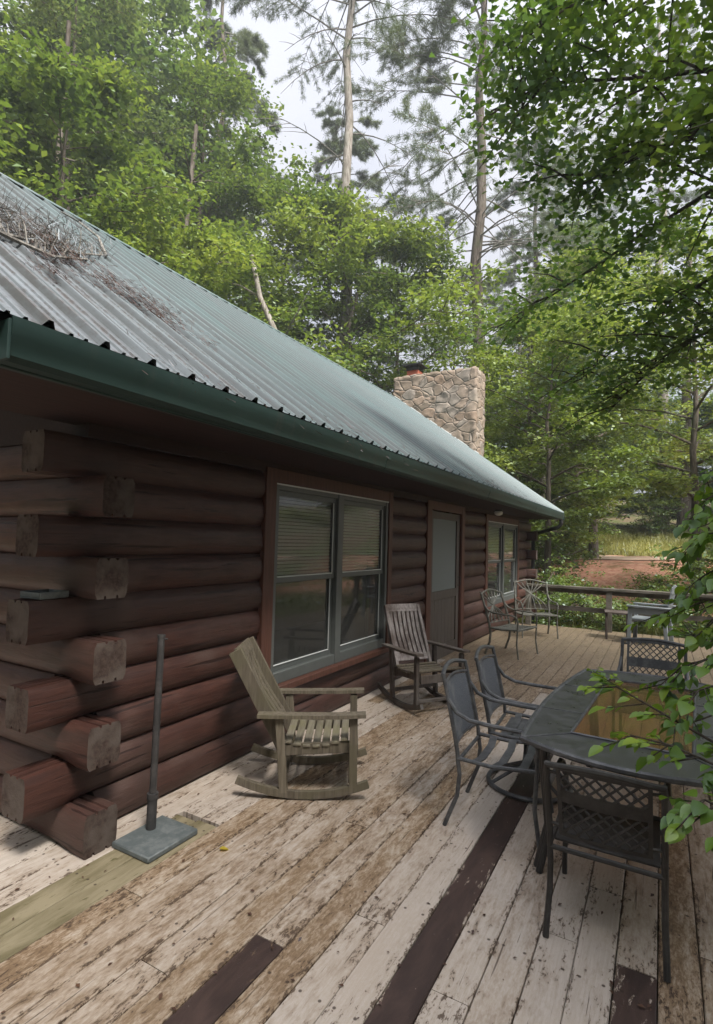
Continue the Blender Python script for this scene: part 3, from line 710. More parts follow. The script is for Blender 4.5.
# ------------------------------------------------------------------ pole on a plate, tin on a log
t = thing('pole_stand', 'dark metal pole on square grey base plate beside log corner', 'stand', (-2.335, 2.085, 0), 0)
mb = MB(); mb.box((0, 0, .016), (.28, .33, .03), bev=.006); mb.obj('base_plate', M_['grey_metal'], t)
mb = MB(); mb.tube([(-.075, .03, .03), (-.073, .03, .20)], .026, 12); mb.tube([(-.073, .03, .19), (-.073, .03, .22)], .030, 12); mb.obj('socket', M_['pole_metal'], t)
mb = MB(); mb.tube([(-.073, .03, .2), (-.06, .03, 1.06)], .019, 12); mb.tube([(-.06, .03, 1.055), (-.06, .03, 1.07)], .022, 12); mb.obj('pole', M_['pole_metal'], t)
mb = MB(); mb.bar((-.06, .03, 1.045), (-.02, .04, 1.05), .008, .008); mb.obj('hook', M_['pole_metal'], t)
tn = thing('tin_tray', 'small slate blue tray lying on a protruding log end', 'tray', (-2.75, 1.665, 6*CH+.004), .1)
mb = MB(); mb.box((0, 0, .006), (.15, .16, .012)); 
for sx in (-1, 1): mb.box((sx*.073, 0, .022), (.008, .16, .024))
for sy in (-1, 1): mb.box((0, sy*.077, .022), (.135, .008, .022))
mb.obj('pan', M_['grey_metal'], tn)

# ------------------------------------------------------------------ rocking chairs
def rocker(label, loc, rotz, w, frame, slat, seatm, nsl, topz, topx, seatz, armz, stile_w):
    t = thing('rocking_chair', label, 'rocking chair', loc, rotz)
    hy = w/2
    for s in (-1, 1):
        pts = [(x, s*hy, .030+x*x/2.1) for x in np.linspace(-.42, .40, 17)]
        mb = MB(); mb.sweep(pts, .032, .045, (0, 1, 0)); mb.obj('rocker', frame, t)
        mb = MB(); mb.bar((.305, s*hy, .06), (.300, s*hy, armz-.012), .05, .034, (0, 1, 0)); mb.obj('leg', frame, t)
        mb = MB(); mb.bar((-.125, s*hy, .04), (-.165, s*hy, armz-.012), .052, .034, (0, 1, 0)); mb.obj('leg', frame, t)
        mb = MB(); a = [(-.30, s*(hy+.005), armz-.004), (-.05, s*(hy+.012), armz), (.2, s*(hy+.015), armz+.006), (.375, s*(hy+.01), armz+.016)]
        mb.sweep(a, .075, .022, (0, 1, 0)); mb.obj('armrest', frame, t)
    mb = MB()
    for s in (-1, 1):
        mb.bar((-.16, s*(hy-.036), seatz-.05), (.31, s*(hy-.036), seatz-.015), .022, .07)
    mb.bar((.322, -hy+.03, seatz-.035), (.322, hy-.03, seatz-.035), .02, .075); mb.bar((-.13, -hy+.03, seatz-.07), (-.13, hy-.03, seatz-.07), .02, .06)
    mb.bar((.29, -hy, .12), (.29, hy, .12), .03, .03); mb.bar((-.13, -hy, .13), (-.13, hy, .13), .03, .03)
    mb.obj('seat_frame', frame, t)
    mb = MB(); n = 8
    for i in range(n):
        u = (i+.5)/n; x = -.14+.475*u; z = seatz+.012-.05*math.sin(math.pi*min(1, u*1.15))*.8+.03*u
        mb.box((x, 0, z), (.475/n-.012, w-.03, .016), Matrix.Rotation(R_(random.uniform(-4, 4)), 3, 'Y'), bev=.003)
    mb.obj('seat', seatm, t)
    b0 = Vector((-.13, 0, seatz-.06)); b1 = Vector((topx, 0, topz)); d = b1-b0; up = Vector((0, 1, 0))
    mb = MB()
    for s in (-1, 1):
        o = Vector((0, s*(hy-.06), 0)); mb.bar(b0+o, b1+o, .032, stile_w, (0, 1, 0) if False else (d.z, 0, -d.x))
    for f, hgt in ((.2, .07), (.955, .085)):
        p = b0+d*f; mb.bar(p+Vector((.004, -hy+.07, 0)), p+Vector((.004, hy-.07, 0)), .022, hgt, d)
    mb.obj('back_frame', frame if frame is M_['w_old'] else slat, t)
    mb = MB()
    for i in range(nsl):
        yy = (-hy+.075)+(w-.15)*(i+.5)/nsl; o = Vector((.012, yy, 0))
        mid = b0+d*.55+Vector((-.018, yy, 0)); ww = (w-.15)/nsl*.66
        mb.sweep([b0+d*.2+o, b0+d*.4+Vector((-.006, yy, 0)), mid, b0+d*.8+Vector((-.006, yy, 0)), b0+d*.955+o], ww, .014, (0, 1, 0))
    mb.obj('backrest', slat, t)
    return t
rocker('weathered olive grey rocking chair in front of the wide window', (-2.07, 3.11, 0), R_(29.5), .53, M_['w_old'], M_['w_old'], M_['w_seat'], 5, .89, -.47, .335, .515, .085)
rocker('dark rocking chair with silvery back slats between window and screen door', (-2.10, 5.17, 0), R_(-34), .52, M_['w_dark'], M_['w_slat'], M_['w_old'], 7, .93, -.42, .36, .55, .05)

# ------------------------------------------------------------------ patio chairs and table
def lattice(mb, y0, y1, z0, z1, fx, step=.05, w=.0075):
    """diagonal strips across the rectangle, following fx(y, z) for the curve of the back"""
    W, Hh = y1-y0, z1-z0
    for sgn in (1, -1):
        k = -Hh
        while k < W:
            a = max(0, k); b = min(W, k+Hh)
            if b-a > .012:
                pts = []
                for i in range(5):
                    u = a+(b-a)*i/4; q = u-k
                    yy = y0+u if sgn > 0 else y1-u
                    pts.append((fx(yy, z0+q)+.002*sgn, yy, z0+q))
                mb.tube(pts, w, 4, flat=.6)
            k += step
def sheet(mb, y0, y1, z0, z1, fx, th=.006, ny=8, nz=6, top=None):
    vs = []; 
    for s in (0, 1):
        for j in range(nz+1):
            for i in range(ny+1):
                yy = y0+(y1-y0)*i/ny; zt = z1+(top(yy) if top else 0); zz = z0+(zt-z0)*j/nz
                vs.append((fx(yy, zz)+(s-.5)*th, yy, zz))
    n = (ny+1)*(nz+1); fs = []
    for j in range(nz):
        for i in range(ny):
            a = j*(ny+1)+i; fs += [(a, a+1, a+ny+2, a+ny+1), (n+a+ny+1, n+a+ny+2, n+a+1, n+a)]
    for i in range(ny):
        fs += [(i, n+i, n+i+1, i+1)]; a = nz*(ny+1)+i; fs += [(a, a+1, n+a+1, n+a)]
    for j in range(nz):
        a = j*(ny+1); fs += [(a, a+ny+1, n+a+ny+1, n+a)]; a += ny; fs += [(a, n+a, n+a+ny+1, a+ny+1)]
    mb.add(vs, fs)
def patio_chair(label, loc, rotz, style, mat, W=.50, H=.87, seat=.40, swivel=False, arms=True, rake=.10, rear=-.25, group=None):
    t = thing('patio_chair', label, 'patio chair', loc, rotz, group); hy = W/2; xb = -.19
    backx = lambda z: xb-rake*((z-seat)/(H-seat))**1.15 if z > seat else xb
    for s in (-1, 1):
        mb = MB(); pts = [(backx(z), s*hy*(1-.02*(z > .7)), z) for z in np.linspace(H-.015, seat+.02, 9)]
        pts += [(xb, s*hy, seat-.02)]
        if not swivel: pts += [(xb+.012, s*hy, seat-.1), (xb, s*hy, seat*.45), (rear+.02, s*(hy+.004), .08), (rear-.01, s*(hy+.006), 0)]
        mb.tube(pts, .0125 if style != 'loop' else .017, 8); mb.obj('back_leg' if not swivel else 'upright', mat, t)
        if arms:
            za = seat+.205; mb = MB(); bz = za+.05
            pts = [(backx(bz+.06), s*hy, bz+.06), (backx(bz)+.04, s*(hy+.006), bz-.01), (backx(bz)+.12, s*(hy+.012), za+.008), (0, s*(hy+.014), za), (.17, s*(hy+.014), za-.004), (.235, s*(hy+.012), za-.03), (.25, s*(hy+.006), za-.09)]
            mb.tube(pts, .0125, 8, flat=1.0); mb.obj('armrest', mat, t)
        mb = MB()
        top = seat+.12 if arms else seat
        if swivel: mb.tube([(.25, s*hy, top+.01), (.245, s*hy, seat-.01)], .012, 8)
        else: mb.tube([(.25, s*hy, top+.01), (.245, s*hy, seat-.02), (.235, s*hy, seat*.5), (.265, s*(hy+.006), 0)], .012, 8)
        mb.obj('front_leg', mat, t)
    mb = MB(); xf = .245
    for s in (-1, 1): mb.tube([(xb, s*hy, seat-.012), (0, s*hy, seat-.022), (xf, s*hy, seat)], .012, 8)
    mb.tube([(xb, -hy, seat-.03), (xb, hy, seat-.03)], .011, 8); mb.tube([(xf, -hy, seat), (xf+.01, 0, seat+.004), (xf, hy, seat)], .012, 8)
    mb.obj('seat_frame', mat, t)
    fx = lambda y, z: backx(z)-.030*(1-(y/hy)**2)
    ar = .034 if style == 'sling' else (.018 if style == 'lattice' else .055)
    arch = lambda y: ar*math.cos(y/hy*math.pi/2)**1.2
    mb = MB(); mb.tube([(fx(y, H)+.002, y, H-.02+arch(y)) for y in np.linspace(-hy, hy, 15)], .013, 8); mb.obj('top_rail', mat, t)
    if style == 'sling':
        mb = MB(); sheet(mb, -hy+.03, hy-.03, seat+.06, H-.10, fx, .005, 10, 8, top=lambda y: .03*math.cos(y/hy*1.4)); mb.obj('backrest', M_['sling'], t)
        mb = MB(); 
        for zz in (seat+.05, H-.085): mb.tube([(fx(y, zz), y, zz+(.03*math.cos(y/hy*1.4) if zz > .6 else 0)) for y in np.linspace(-hy, hy, 9)], .008, 6)
        for s in (-1, 1): mb.tube([(fx(s*(hy-.028), z), s*(hy-.028), z) for z in np.linspace(seat+.05, H-.085, 6)], .007, 6)
        mb.obj('back_rail', mat, t)
        mb = MB()
        for x in (-.09, .03, .15): mb.sweep([(x, -hy, seat-.012), (x+.01, -hy*.5, seat-.03), (x+.01, hy*.5, seat-.03), (x, hy, seat-.012)], .045, .006, (1, 0, 0))
        mb.obj('seat_strap', mat, t)
    elif style == 'lattice':
        a, b = -hy+.04, hy-.04; z0, z1 = seat+.05, H-.02
        h1 = z0+(z1-z0)*.50; h2 = z0+(z1-z0)*.66
        mb = MB(); lattice(mb, a+.012, b-.012, z0+.01, h1, fx, .049, .0055); lattice(mb, a+.012, b-.012, h2, z1-.005, fx, .049, .0055)
        sheet(mb, a+.012, b-.012, h1-.004, h2+.004, fx, .007)
        for s, e in ((a, a+.016), (b-.016, b)): sheet(mb, s, e, z0, z1, fx, .012, 1, 8)
        sheet(mb, a, b, z0-.01, z0+.008, fx, .012, 8, 1); sheet(mb, a, b, z1-.012, z1+.006, fx, .012, 8, 1, top=lambda y: .012*math.cos(y/hy*1.5))
        mb.obj('backrest', mat, t)
        for s in (-1, 1):
            for zz in (z0+.03, z1-.03): mb = MB(); mb.tube([(fx(s*(hy-.05), zz), s*(hy-.045), zz), (backx(zz), s*hy, zz)], .007, 6); mb.obj('bracket', mat, t)
        mb = MB(); sheet_z = lambda y, x: 0
        vs = []; 
        mb.box((.03, 0, seat-.006), (.40, W-.03, .010), bev=.004)
        for x in (-.10, .03, .16): mb.box((x, 0, seat-.018), (.03, W-.02, .012))
        mb.obj('seat', M_['sling'] if False else mat, t)
    else:                                        # looping wrought bars
        mb = MB(); z0, z1 = seat+.05, H
        for s in (-1, 1):
            for amp, k in ((.9, 1.0), (.55, 1.0), (.2, .9)):
                mb.tube([(fx(0, z), s*hy*(amp*math.cos((z-z0)/(z1-z0)*math.pi*.9)), z) for z in np.linspace(z0, z1+.015, 12)], .010, 6)
        mb.tube([(fx(y, z0), y, z0) for y in np.linspace(-hy, hy, 5)], .009, 6)
        mb.obj('backrest', mat, t)
        mb = MB()
        for i in range(12): x = xb+.02+.42*i/11; mb.tube([(x, -hy, seat-.008), (x, 0, seat-.02), (x, hy, seat-.008)], .0075, 5)
        for i in range(9): y = -hy+W*(i+.5)/9; mb.tube([(xb, y, seat-.016), (.02, y, seat-.026), (xf, y, seat-.008)], .006, 5)
        mb.obj('seat', mat, t)
    if swivel:
        mb = MB(); rr = .265
        mb.tube([(rr*math.cos(a)+.02, rr*math.sin(a), .02) for a in np.linspace(0, 2*math.pi, 37)], .015, 8); mb.obj('swivel_ring', mat, t)
        mb = MB(); 
        for a in (.6, 2.54, 3.74, 5.68): mb.tube([(.02+rr*math.cos(a), rr*math.sin(a), .025), (.02+.12*math.cos(a), .12*math.sin(a), .10), (.02, 0, .16)], .012, 8)
        mb.tube([(.02, 0, .12), (.02, 0, .31)], .035, 12); mb.box((.02, 0, .33), (.28, .24, .03)); mb.bar((.02, -.10, .33), (.02, -.2, .22), .02, .03); mb.bar((.02, .10, .33), (.02, .2, .22), .02, .03)
        mb.box((.02, 0, .36), (.32, W-.04, .012)); mb.obj('swivel_base', mat, t)
    return t
patio_chair('sling back patio chair at left of table, nearer of two side by side', (-.835, 3.31, 0), R_(2), 'sling', M_['frame'], W=.46, H=.86)
patio_chair('sling back swivel patio chair with floor ring at left of table', (-.80, 3.86, 0), R_(3), 'sling', M_['frame'], W=.50, H=.865, swivel=True)
patio_chair('bronze lattice back chair seen from behind at near end of table', (-.20, 2.685, 0), R_(90), 'lattice', M_['bronze'], W=.425, H=.745, seat=.375, rake=.12, rear=-.235)
patio_chair('grey lattice back chair at far end of the glass table', (-.07, 4.80, 0), R_(-93), 'lattice', M_['frame'], W=.46, H=.87, rake=.1)
patio_chair('olive metal patio chair with looped back bars in front of screen door', (-1.93, 8.22, 0), R_(-14), 'loop', M_['green_metal'], W=.60, H=.88, rake=.16)
patio_chair('olive metal patio chair standing against the far deck rail', (-1.95, 10.1, 0), R_(-62), 'loop', M_['green_metal'], W=.60, H=.93, rake=.16)

tb = thing('patio_table', 'charcoal metal patio table with bronze glass centre and bowed edges', 'table', (-.10, 3.66, 0), R_(-3))
TZ = .67
def rect_bow(hx, hy, bx, by, n=10):
    p = []
    for i in range(n): u = -1+2*i/n; p.append((hx+bx*(1-u*u), hy*u))
    for i in range(n): u = 1-2*i/n; p.append((hx*u, hy+by*(1-u*u)))
    for i in range(n): u = 1-2*i/n; p.append((-hx-bx*(1-u*u), hy*u))
    for i in range(n): u = -1+2*i/n; p.append((hx*u, -hy-by*(1-u*u)))
    return p
def ring(mb, po, pi, z0, z1):
    n = len(po); vs = [(x, y, z) for z in (z0, z1) for P in (po, pi) for (x, y) in P]; f = []
    for j in range(n):
        k = (j+1) % n
        f += [(2*n+j, 2*n+k, 3*n+k, 3*n+j), (j, n+j, n+k, k), (j, k, 2*n+k, 2*n+j), (n+j, 3*n+j, 3*n+k, n+k)]
    mb.add(vs, f)
po = rect_bow(.455, .88, .055, .13); pi = rect_bow(.265, .68, 0, 0)
mb = MB(); ring(mb, [(x*.985, y*.99) for x, y in po], pi, TZ-.012, TZ); mb.obj('tabletop', M_['tabletop'], tb, smooth=30)
mb = MB(); n = len(po)
mb.tube([(x, y, TZ-.008) for x, y in po]+[(po[0][0], po[0][1], TZ-.008)], .016, 8); 
mb.tube([(x, y, TZ+.002) for x, y in pi]+[(pi[0][0], pi[0][1], TZ+.002)], .008, 6)
for (x, y) in ((1, 1), (1, -1), (-1, 1), (-1, -1)): mb.bar((x*.265, y*.68, TZ+.001), (x*.450, y*.875, TZ+.001), .014, .006)
for x in (-1, 1):
    for y in (-.3, .3): mb.bar((x*.265, y, TZ+.001), (x*.50, y*1.05, TZ+.001), .008, .005)
mb.obj('rim', M_['frame'], tb)
mb = MB(); mb.box((0, 0, TZ-.004), (.535, 1.365, .006), bev=.001); mb.obj('glass', M_['tglass'], tb, smooth=0)
for sx in (-1, 1):
    for sy in (-1, 1):
        mb = MB()
        for o in (-.022, .022):
            mb.tube([(sx*(.39+o*.5), sy*(.76-o), TZ-.015), (sx*(.375+o*.5), sy*(.74-o), .42), (sx*(.36+o*.5), sy*(.72-o), .2), (sx*(.40+o*.5), sy*(.77-o), .0)], .017, 8)
        mb.obj('leg', M_['bronze'], tb)
mb = MB()
for sy in (-1, 1): mb.tube([(-.38, sy*.74, TZ-.05), (.38, sy*.74, TZ-.05)], .012, 8)
for sx in (-1, 1): mb.tube([(sx*.38, -.74, TZ-.05), (sx*.38, .74, TZ-.05)], .012, 8)
mb.obj('apron', M_['bronze'], tb)

# resin armchair, side table, railing at the far end
ch = thing('plastic_armchair', 'chalky grey plastic armchair by the far deck rail', 'armchair', (-.16, 10.55, 0), R_(172))
mb = MB(); 
for x in (-.27, .27):
    for y in (-.27, .27):
        mb2 = MB(); mb2.bar((x*1.05, y*1.03, 0), (x*.95, y*.98, .62 if x > 0 else .45), .065, .05, (0, 1, 0), bev=.012); mb2.obj('leg', M_['plastic'], ch)
mb = MB(); mb.box((.0, 0, .41), (.56, .54, .035), bev=.012); mb.box((.285, 0, .37), (.03, .54, .09), bev=.01); mb.obj('seat', M_['plastic'], ch)
mb = MB()
for i in range(5): y = -.22+.11*i; mb.bar((-.25, y, .42), (-.36, y*1.06, .98+.03*math.cos(y*6)), .085, .018, (0, 1, 0) if False else (1, 0, .2), bev=.006)
mb.bar((-.345, -.27, .90), (-.345, .27, .90), .02, .07); mb.obj('backrest', M_['plastic'], ch)
for s in (-1, 1): mb = MB(); mb.box((-.02, s*.285, .635), (.66, .085, .03), bev=.01); mb.box((-.02, s*.285, .56), (.58, .02, .10), bev=.006); mb.obj('armrest', M_['plastic'], ch)
st = thing('side_table', 'small dark slatted side table left of grey plastic armchair', 'side table', (-.68, 10.72, 0), .1)
mb = MB()
for i in range(5): mb.box((0, -.16+.08*i, .47), (.40, .068, .02))
mb.obj('tabletop', M_['w_dark'], st)
for x in (-.17, .17):
    for y in (-.15, .15): mb = MB(); mb.box((x, y, .23), (.035, .035, .46)); mb.obj('leg', M_['w_dark'], st)
rl = thing('deck_railing', 'weathered wooden railing across the far end of the deck', 'railing', (0, 11.45, 0))
mb = MB(); mb.box((-.65, 0, .80), (3.5, .18, .05), bev=.005); mb.obj('top_rail', M_['w_post'], rl)
mb = MB(); mb.box((-.65, .05, .735), (3.46, .038, .09)); mb.obj('upper_rail', M_['w_post'], rl)
mb = MB(); mb.box((-.65, .05, .385), (3.46, .036, .09)); mb.obj('lower_rail', M_['w_post'], rl)
for x in (-2.35, -.86, .92): mb = MB(); mb.box((x, -.018, .386), (.10, .10, .772)); mb.obj('post', M_['w_post'], rl)

# ------------------------------------------------------------------ foliage builders
def leaves_at(C, n, rad, size, flat=.4, tilt=.55, seed=0, asp=.62, droop=.25):
    """C (k,3) spray centres -> n leaves round each; every leaf a folded diamond of two triangles-as-quads"""
    r = np.random.default_rng(seed); C = np.repeat(np.asarray(C, float), n, 0); N = len(C)
    d = r.normal(size=(N, 3)); d /= np.linalg.norm(d, axis=1)[:, None]; d *= (r.random(N)**.45)[:, None]
    rr = rad if np.isscalar(rad) else np.repeat(rad, n)[:, None]
    P = C + d*rr*np.array([1, 1, flat])
    up = np.stack([r.normal(0, tilt, N), r.normal(0, tilt, N), np.ones(N)], 1); up /= np.linalg.norm(up, axis=1)[:, None]
    a = r.random(N)*2*np.pi; t = np.stack([np.cos(a), np.sin(a), -droop+0*a], 1)
    t += .6*d; t -= up*(t*up).sum(1)[:, None]; t /= np.linalg.norm(t, axis=1)[:, None]
    s = np.cross(up, t); L = size*(.5+.9*r.random(N)**1.3)[:, None]
    V = np.stack([P, P+t*L*.45-s*L*asp*.5+up*L*.08, P+t*L-up*L*.10, P+t*L*.5+s*L*asp*.5+up*L*.08], 1).reshape(-1, 3)
    F = np.arange(4*N).reshape(N, 4); return V, F
def needles_at(C, D, n, L, w, seed=0, spread=.8):
    r = np.random.default_rng(seed); C = np.repeat(np.asarray(C, float), n, 0); D = np.repeat(np.asarray(D, float), n, 0); N = len(C)
    t = D + r.normal(0, spread, (N, 3)); t /= np.linalg.norm(t, axis=1)[:, None]
    s = np.cross(t, r.normal(size=(N, 3))); s /= np.linalg.norm(s, axis=1)[:, None]
    ll = L*(.6+.7*r.random(N))[:, None]; P = C+r.normal(0, .05, (N, 3))
    V = np.stack([P-s*w, P+s*w, P+t*ll+s*w*.4, P+t*ll-s*w*.4], 1).reshape(-1, 3); return V, np.arange(4*N).reshape(N, 4)

def broadleaf(seed, H=16, base=.22, R=4.0, r0=.2, lean=(0, 0), nl=15, nsub=5, nspray=3, per=26, size=.17, srad=.62, top=1.0):
    r = random.Random(seed); mb = MB(); C = []
    K = 9; tr = [Vector((lean[0]*(i/K)**1.3+r.uniform(-.12, .12)*i/K*2, lean[1]*(i/K)**1.3+r.uniform(-.12, .12)*i/K*2, H*.94*i/K)) for i in range(K+1)]
    mb.tube(tr, [r0*(1.25 if i == 0 else 1)*(1-.88*i/K) for i in range(K+1)], 9)
    def tp(f): i = min(int(f*K), K-1); return tr[i].lerp(tr[i+1], f*K-i)
    for i in range(nl):
        f = base+(.97-base)*((i+r.random()*.6)/nl); p = tp(f); az = i*2.4+r.uniform(-.5, .5)
        prof = math.sin(math.pi*min(1, .18+.80*(f-base)/(1-base)))**.8
        L = R*max(.28, prof)*r.uniform(.65, 1.15); el = .25+.7*f*r.uniform(.5, 1.2)
        d = Vector((math.cos(az), math.sin(az), 0))
        pts = [p+d*L*s+Vector((0, 0, L*(el*s-.28*s*s)))+Vector((r.uniform(-.1, .1), r.uniform(-.1, .1), r.uniform(-.1, .1)))*s for s in (0, .25, .5, .75, 1)]
        br = r0*(1-.85*f)*.5; mb.tube(pts, [max(.012, br*(1-.8*s)) for s in (0, .25, .5, .75, 1)], 6)
        for k in range(nsub):
            s = .3+.7*(k+r.random())/nsub; j = min(int(s*4), 3); q = pts[j].lerp(pts[j+1], s*4-j)
            a2 = az+r.choice((-1, 1))*r.uniform(.4, 1.5); l2 = L*.38*r.uniform(.5, 1.2); d2 = Vector((math.cos(a2), math.sin(a2), r.uniform(-.25, .45)))
            e = q+d2*l2; mb.tube([q, q.lerp(e, .5)+Vector((0, 0, .06)), e], [.018, .012, .006], 4)
            for u in range(nspray):
                w = (u+.6)/nspray; C.append(q.lerp(e, w)+Vector((r.uniform(-.3, .3), r.uniform(-.3, .3), r.uniform(-.15, .15))))
    for i in range(10): C.append(tr[-1]+Vector((r.uniform(-.8, .8), r.uniform(-.8, .8), r.uniform(-.9, .7))))
    C = np.array([tuple(c) for c in C]); rr = np.random.default_rng(seed).uniform(.5, 1.35, len(C))*srad; V, F = leaves_at(C, per, rr, size, seed=seed)
    return mb, V, F
def pine(seed, H=28, r0=.28, deadto=.62, crown=True, nd=34, nb=34, Lb=4.5):
    r = random.Random(seed); mb = MB(); K = 12
    tr = [Vector((r.uniform(-.08, .08)*(i > 0)*2, r.uniform(-.08, .08)*(i > 0)*2, H*i/K)) for i in range(K+1)]
    mb.tube(tr, [r0*(1.2 if i == 0 else 1)*(1-.75*i/K) for i in range(K+1)], 10)
    def tp(f): i = min(int(f*K), K-1); return tr[i].lerp(tr[i+1], f*K-i)
    db = MB(); C = []; Dn = []
    def branch(f, L, droop, live, rad):
        p = tp(f); az = r.uniform(0, 6.283); d = Vector((math.cos(az), math.sin(az), 0)); rise = r.uniform(.0, .35)
        pts = [p+d*L*s+Vector((0, 0, L*(rise*s-droop*s*s))) for s in (0, .2, .4, .6, .8, 1)]
        db.tube(pts, [rad*(1-.8*s) for s in (0, .2, .4, .6, .8, 1)], 5)
        for k in range(13 if live else 5):
            s = .3+.7*r.random(); j = min(int(s*5), 4); q = pts[j].lerp(pts[j+1], s*5-j); a2 = az+r.choice((-1, 1))*r.uniform(.3, 1.0); l2 = L*.3*r.uniform(.4, 1.1)
            d2 = Vector((math.cos(a2), math.sin(a2), r.uniform(-.45, .1))); e = q+d2*l2
            db.tube([q, q.lerp(e, .55)+Vector((0, 0, .03)), e], [rad*.35, rad*.25, rad*.12], 4)
            if live:
                for w in (.4, .6, .8, 1): C.append(tuple(q.lerp(e, w))); Dn.append(tuple(d2))
        if live:
            for w in (.55, .7, .8, .9, 1): j = min(int(w*5), 4); C.append(tuple(pts[j].lerp(pts[j+1], w*5-j))); Dn.append(tuple(d))
    for i in range(nd): f = .16+(deadto-.16)*i/nd; branch(f, r.uniform(.35, 1)*Lb*.85, r.uniform(.15, .7), False, .034)
    for i in range(nb): f = deadto*.86+(.99-deadto*.86)*i/nb; branch(f, Lb*(1.15-.8*(f-deadto)/(1-deadto))*r.uniform(.6, 1.1), r.uniform(.1, .55), True, .035)
    V, F = needles_at(C, Dn, 50, .18, .0068, seed, 1.0)
    return mb, db, V, F

# broadleaf prototypes: mesh data that the trees below share
PROTO = {}
def proto(key, mat, **k):
    mb, V, F = broadleaf(**k)
    a = mb.obj('trunk', M_['bark'], None, smooth=60); b = npobj('crown', V, F, M_[mat])
    PROTO[key] = (a.data, b.data, V, F); bpy.data.objects.remove(a); bpy.data.objects.remove(b)
proto('tall', 'leaf_a', seed=3, H=24, base=.16, R=4.4, r0=.22, nl=32, nsub=6, nspray=3, per=42, size=.175, srad=.85)
proto('tall2', 'leaf_c', seed=8, H=23, base=.14, R=4.0, r0=.19, nl=28, nsub=6, nspray=3, per=40, size=.165, srad=.85)
proto('round', 'leaf_b', seed=11, H=12, base=.12, R=3.8, r0=.15, nl=24, nsub=6, nspray=3, per=50, size=.16, srad=.7)
proto('mid', 'leaf_a', seed=17, H=14, base=.10, R=4.0, r0=.16, nl=26, nsub=6, nspray=3, per=48, size=.17, srad=.72)
proto('high', 'leaf_b', seed=37, H=11, base=.30, R=4.0, r0=.15, nl=22, nsub=6, nspray=3, per=46, size=.15, srad=.65)
proto('low', 'leaf_b', seed=23, H=5, base=.08, R=2.4, r0=.07, nl=16, nsub=5, nspray=3, per=36, size=.12, srad=.45)
proto('bush', 'leaf_a', seed=29, H=1.7, base=.08, R=1.15, r0=.03, nl=12, nsub=4, nspray=2, per=36, size=.085, srad=.28)
proto('bush2', 'leaf_b', seed=31, H=1.4, base=.08, R=1.3, r0=.025, nl=12, nsub=4, nspray=2, per=32, size=.10, srad=.3)
def tree(key, name, label, cat, x, y, s=1, rz=0, sz=None, group=None, tilt=(0, 0)):
    t = thing(name, label, cat, (x, y, gz(x, y)-.06), rz, group); t.scale = (s, s, sz or s); t.rotation_euler.x, t.rotation_euler.y = tilt
    for nm, me in (('trunk', PROTO[key][0]), ('crown', PROTO[key][1])):
        o = bpy.data.objects.new(nm, me); COL.objects.link(o); o.parent = t
    return t

# trees behind the cabin (one line each: kind, look, place)
T = [
 ('tall', 'broadleaf_tree', 'tall dense tree rising at the extreme left above the roof debris', -18.0, 6.6, 1.02, .3),
 ('tall2', 'broadleaf_tree', 'tall blue green tree second from the left behind the roof', -17.4, 10.6, 1.0, 1.7),
 ('mid', 'broadleaf_tree', 'mid green tree just over the roof ridge at upper left', -13.4, 8.2, 1.02, 2.9),
 ('tall', 'broadleaf_tree', 'tall tree left of the sky gap behind the middle of the roof', -16.4, 15.6, .93, 4.0),
 ('round', 'broadleaf_tree', 'bright yellow green tree over the ridge left of the leaning trunk', -12.6, 11.2, .98, .8),
 ('mid', 'broadleaf_tree', 'broad leafy tree below the sky gap behind the roof', -13.0, 16.6, 1.18, 5.2),
 ('round', 'broadleaf_tree', 'rounded bright tree wrapped around the ivy covered pine trunk', -10.2, 17.4, 1.28, 2.1),
 ('mid', 'broadleaf_tree', 'dark green tree directly left of the stone chimney', -9.2, 19.4, 1.0, 3.6),
 ('tall2', 'broadleaf_tree', 'tall thin tree far behind the left end of the roof', -22.0, 15.5, 1.08, 5.0),
 ('round', 'broadleaf_tree', 'leafy tree right of the chimney behind the roof end', -4.2, 20.5, .84, 1.0),
 ('high', 'broadleaf_tree', 'spreading tree leaning over the red bank at right', .9, 18.6, .98, 4.4),
 ('round', 'broadleaf_tree', 'light green tree between the pine and the maple branches', -2.4, 24.2, 1.15, 2.6),
 ('high', 'broadleaf_tree', 'layered tree standing behind the roof end and downspout', -2.9, 16.6, .78, .5),
 ('low', 'small_tree', 'small yellowish tree on the grass bank above the path', .9, 31.5, 1.05, 3.1),
 ('low', 'small_tree', 'young tree at the cabin far corner behind the downspout', -4.4, 17.4, 1.0, 1.9),
 ('tall2', 'broadleaf_tree', 'tall tree behind the thick trunk at right edge', 4.6, 29.5, .62, 2.2),
 ('mid', 'broadleaf_tree', 'broad tree filling the gap between chimney and thin trunks', -8.6, 27.5, .72, 3.0),
 ('tall2', 'broadleaf_tree', 'blue green tree filling the space left of the drooping pine', -9.6, 27.0, .70, 4.1),
 ('tall', 'broadleaf_tree', 'tall pale tree between the drooping pine and the maple boughs', -3.9, 31.0, .78, 3.3),
 ('tall2', 'broadleaf_tree', 'hazy tall tree far behind the pine and chimney', -6.6, 36.0, .72, 1.1),
 ('high', 'broadleaf_tree', 'tree with low limbs behind the sapling at right edge', 3.6, 14.6, .80, 5.4),
]
for key, nm, lab, x, y, s, rz in T: tree(key, nm, lab, 'tree', x, y, s, rz)
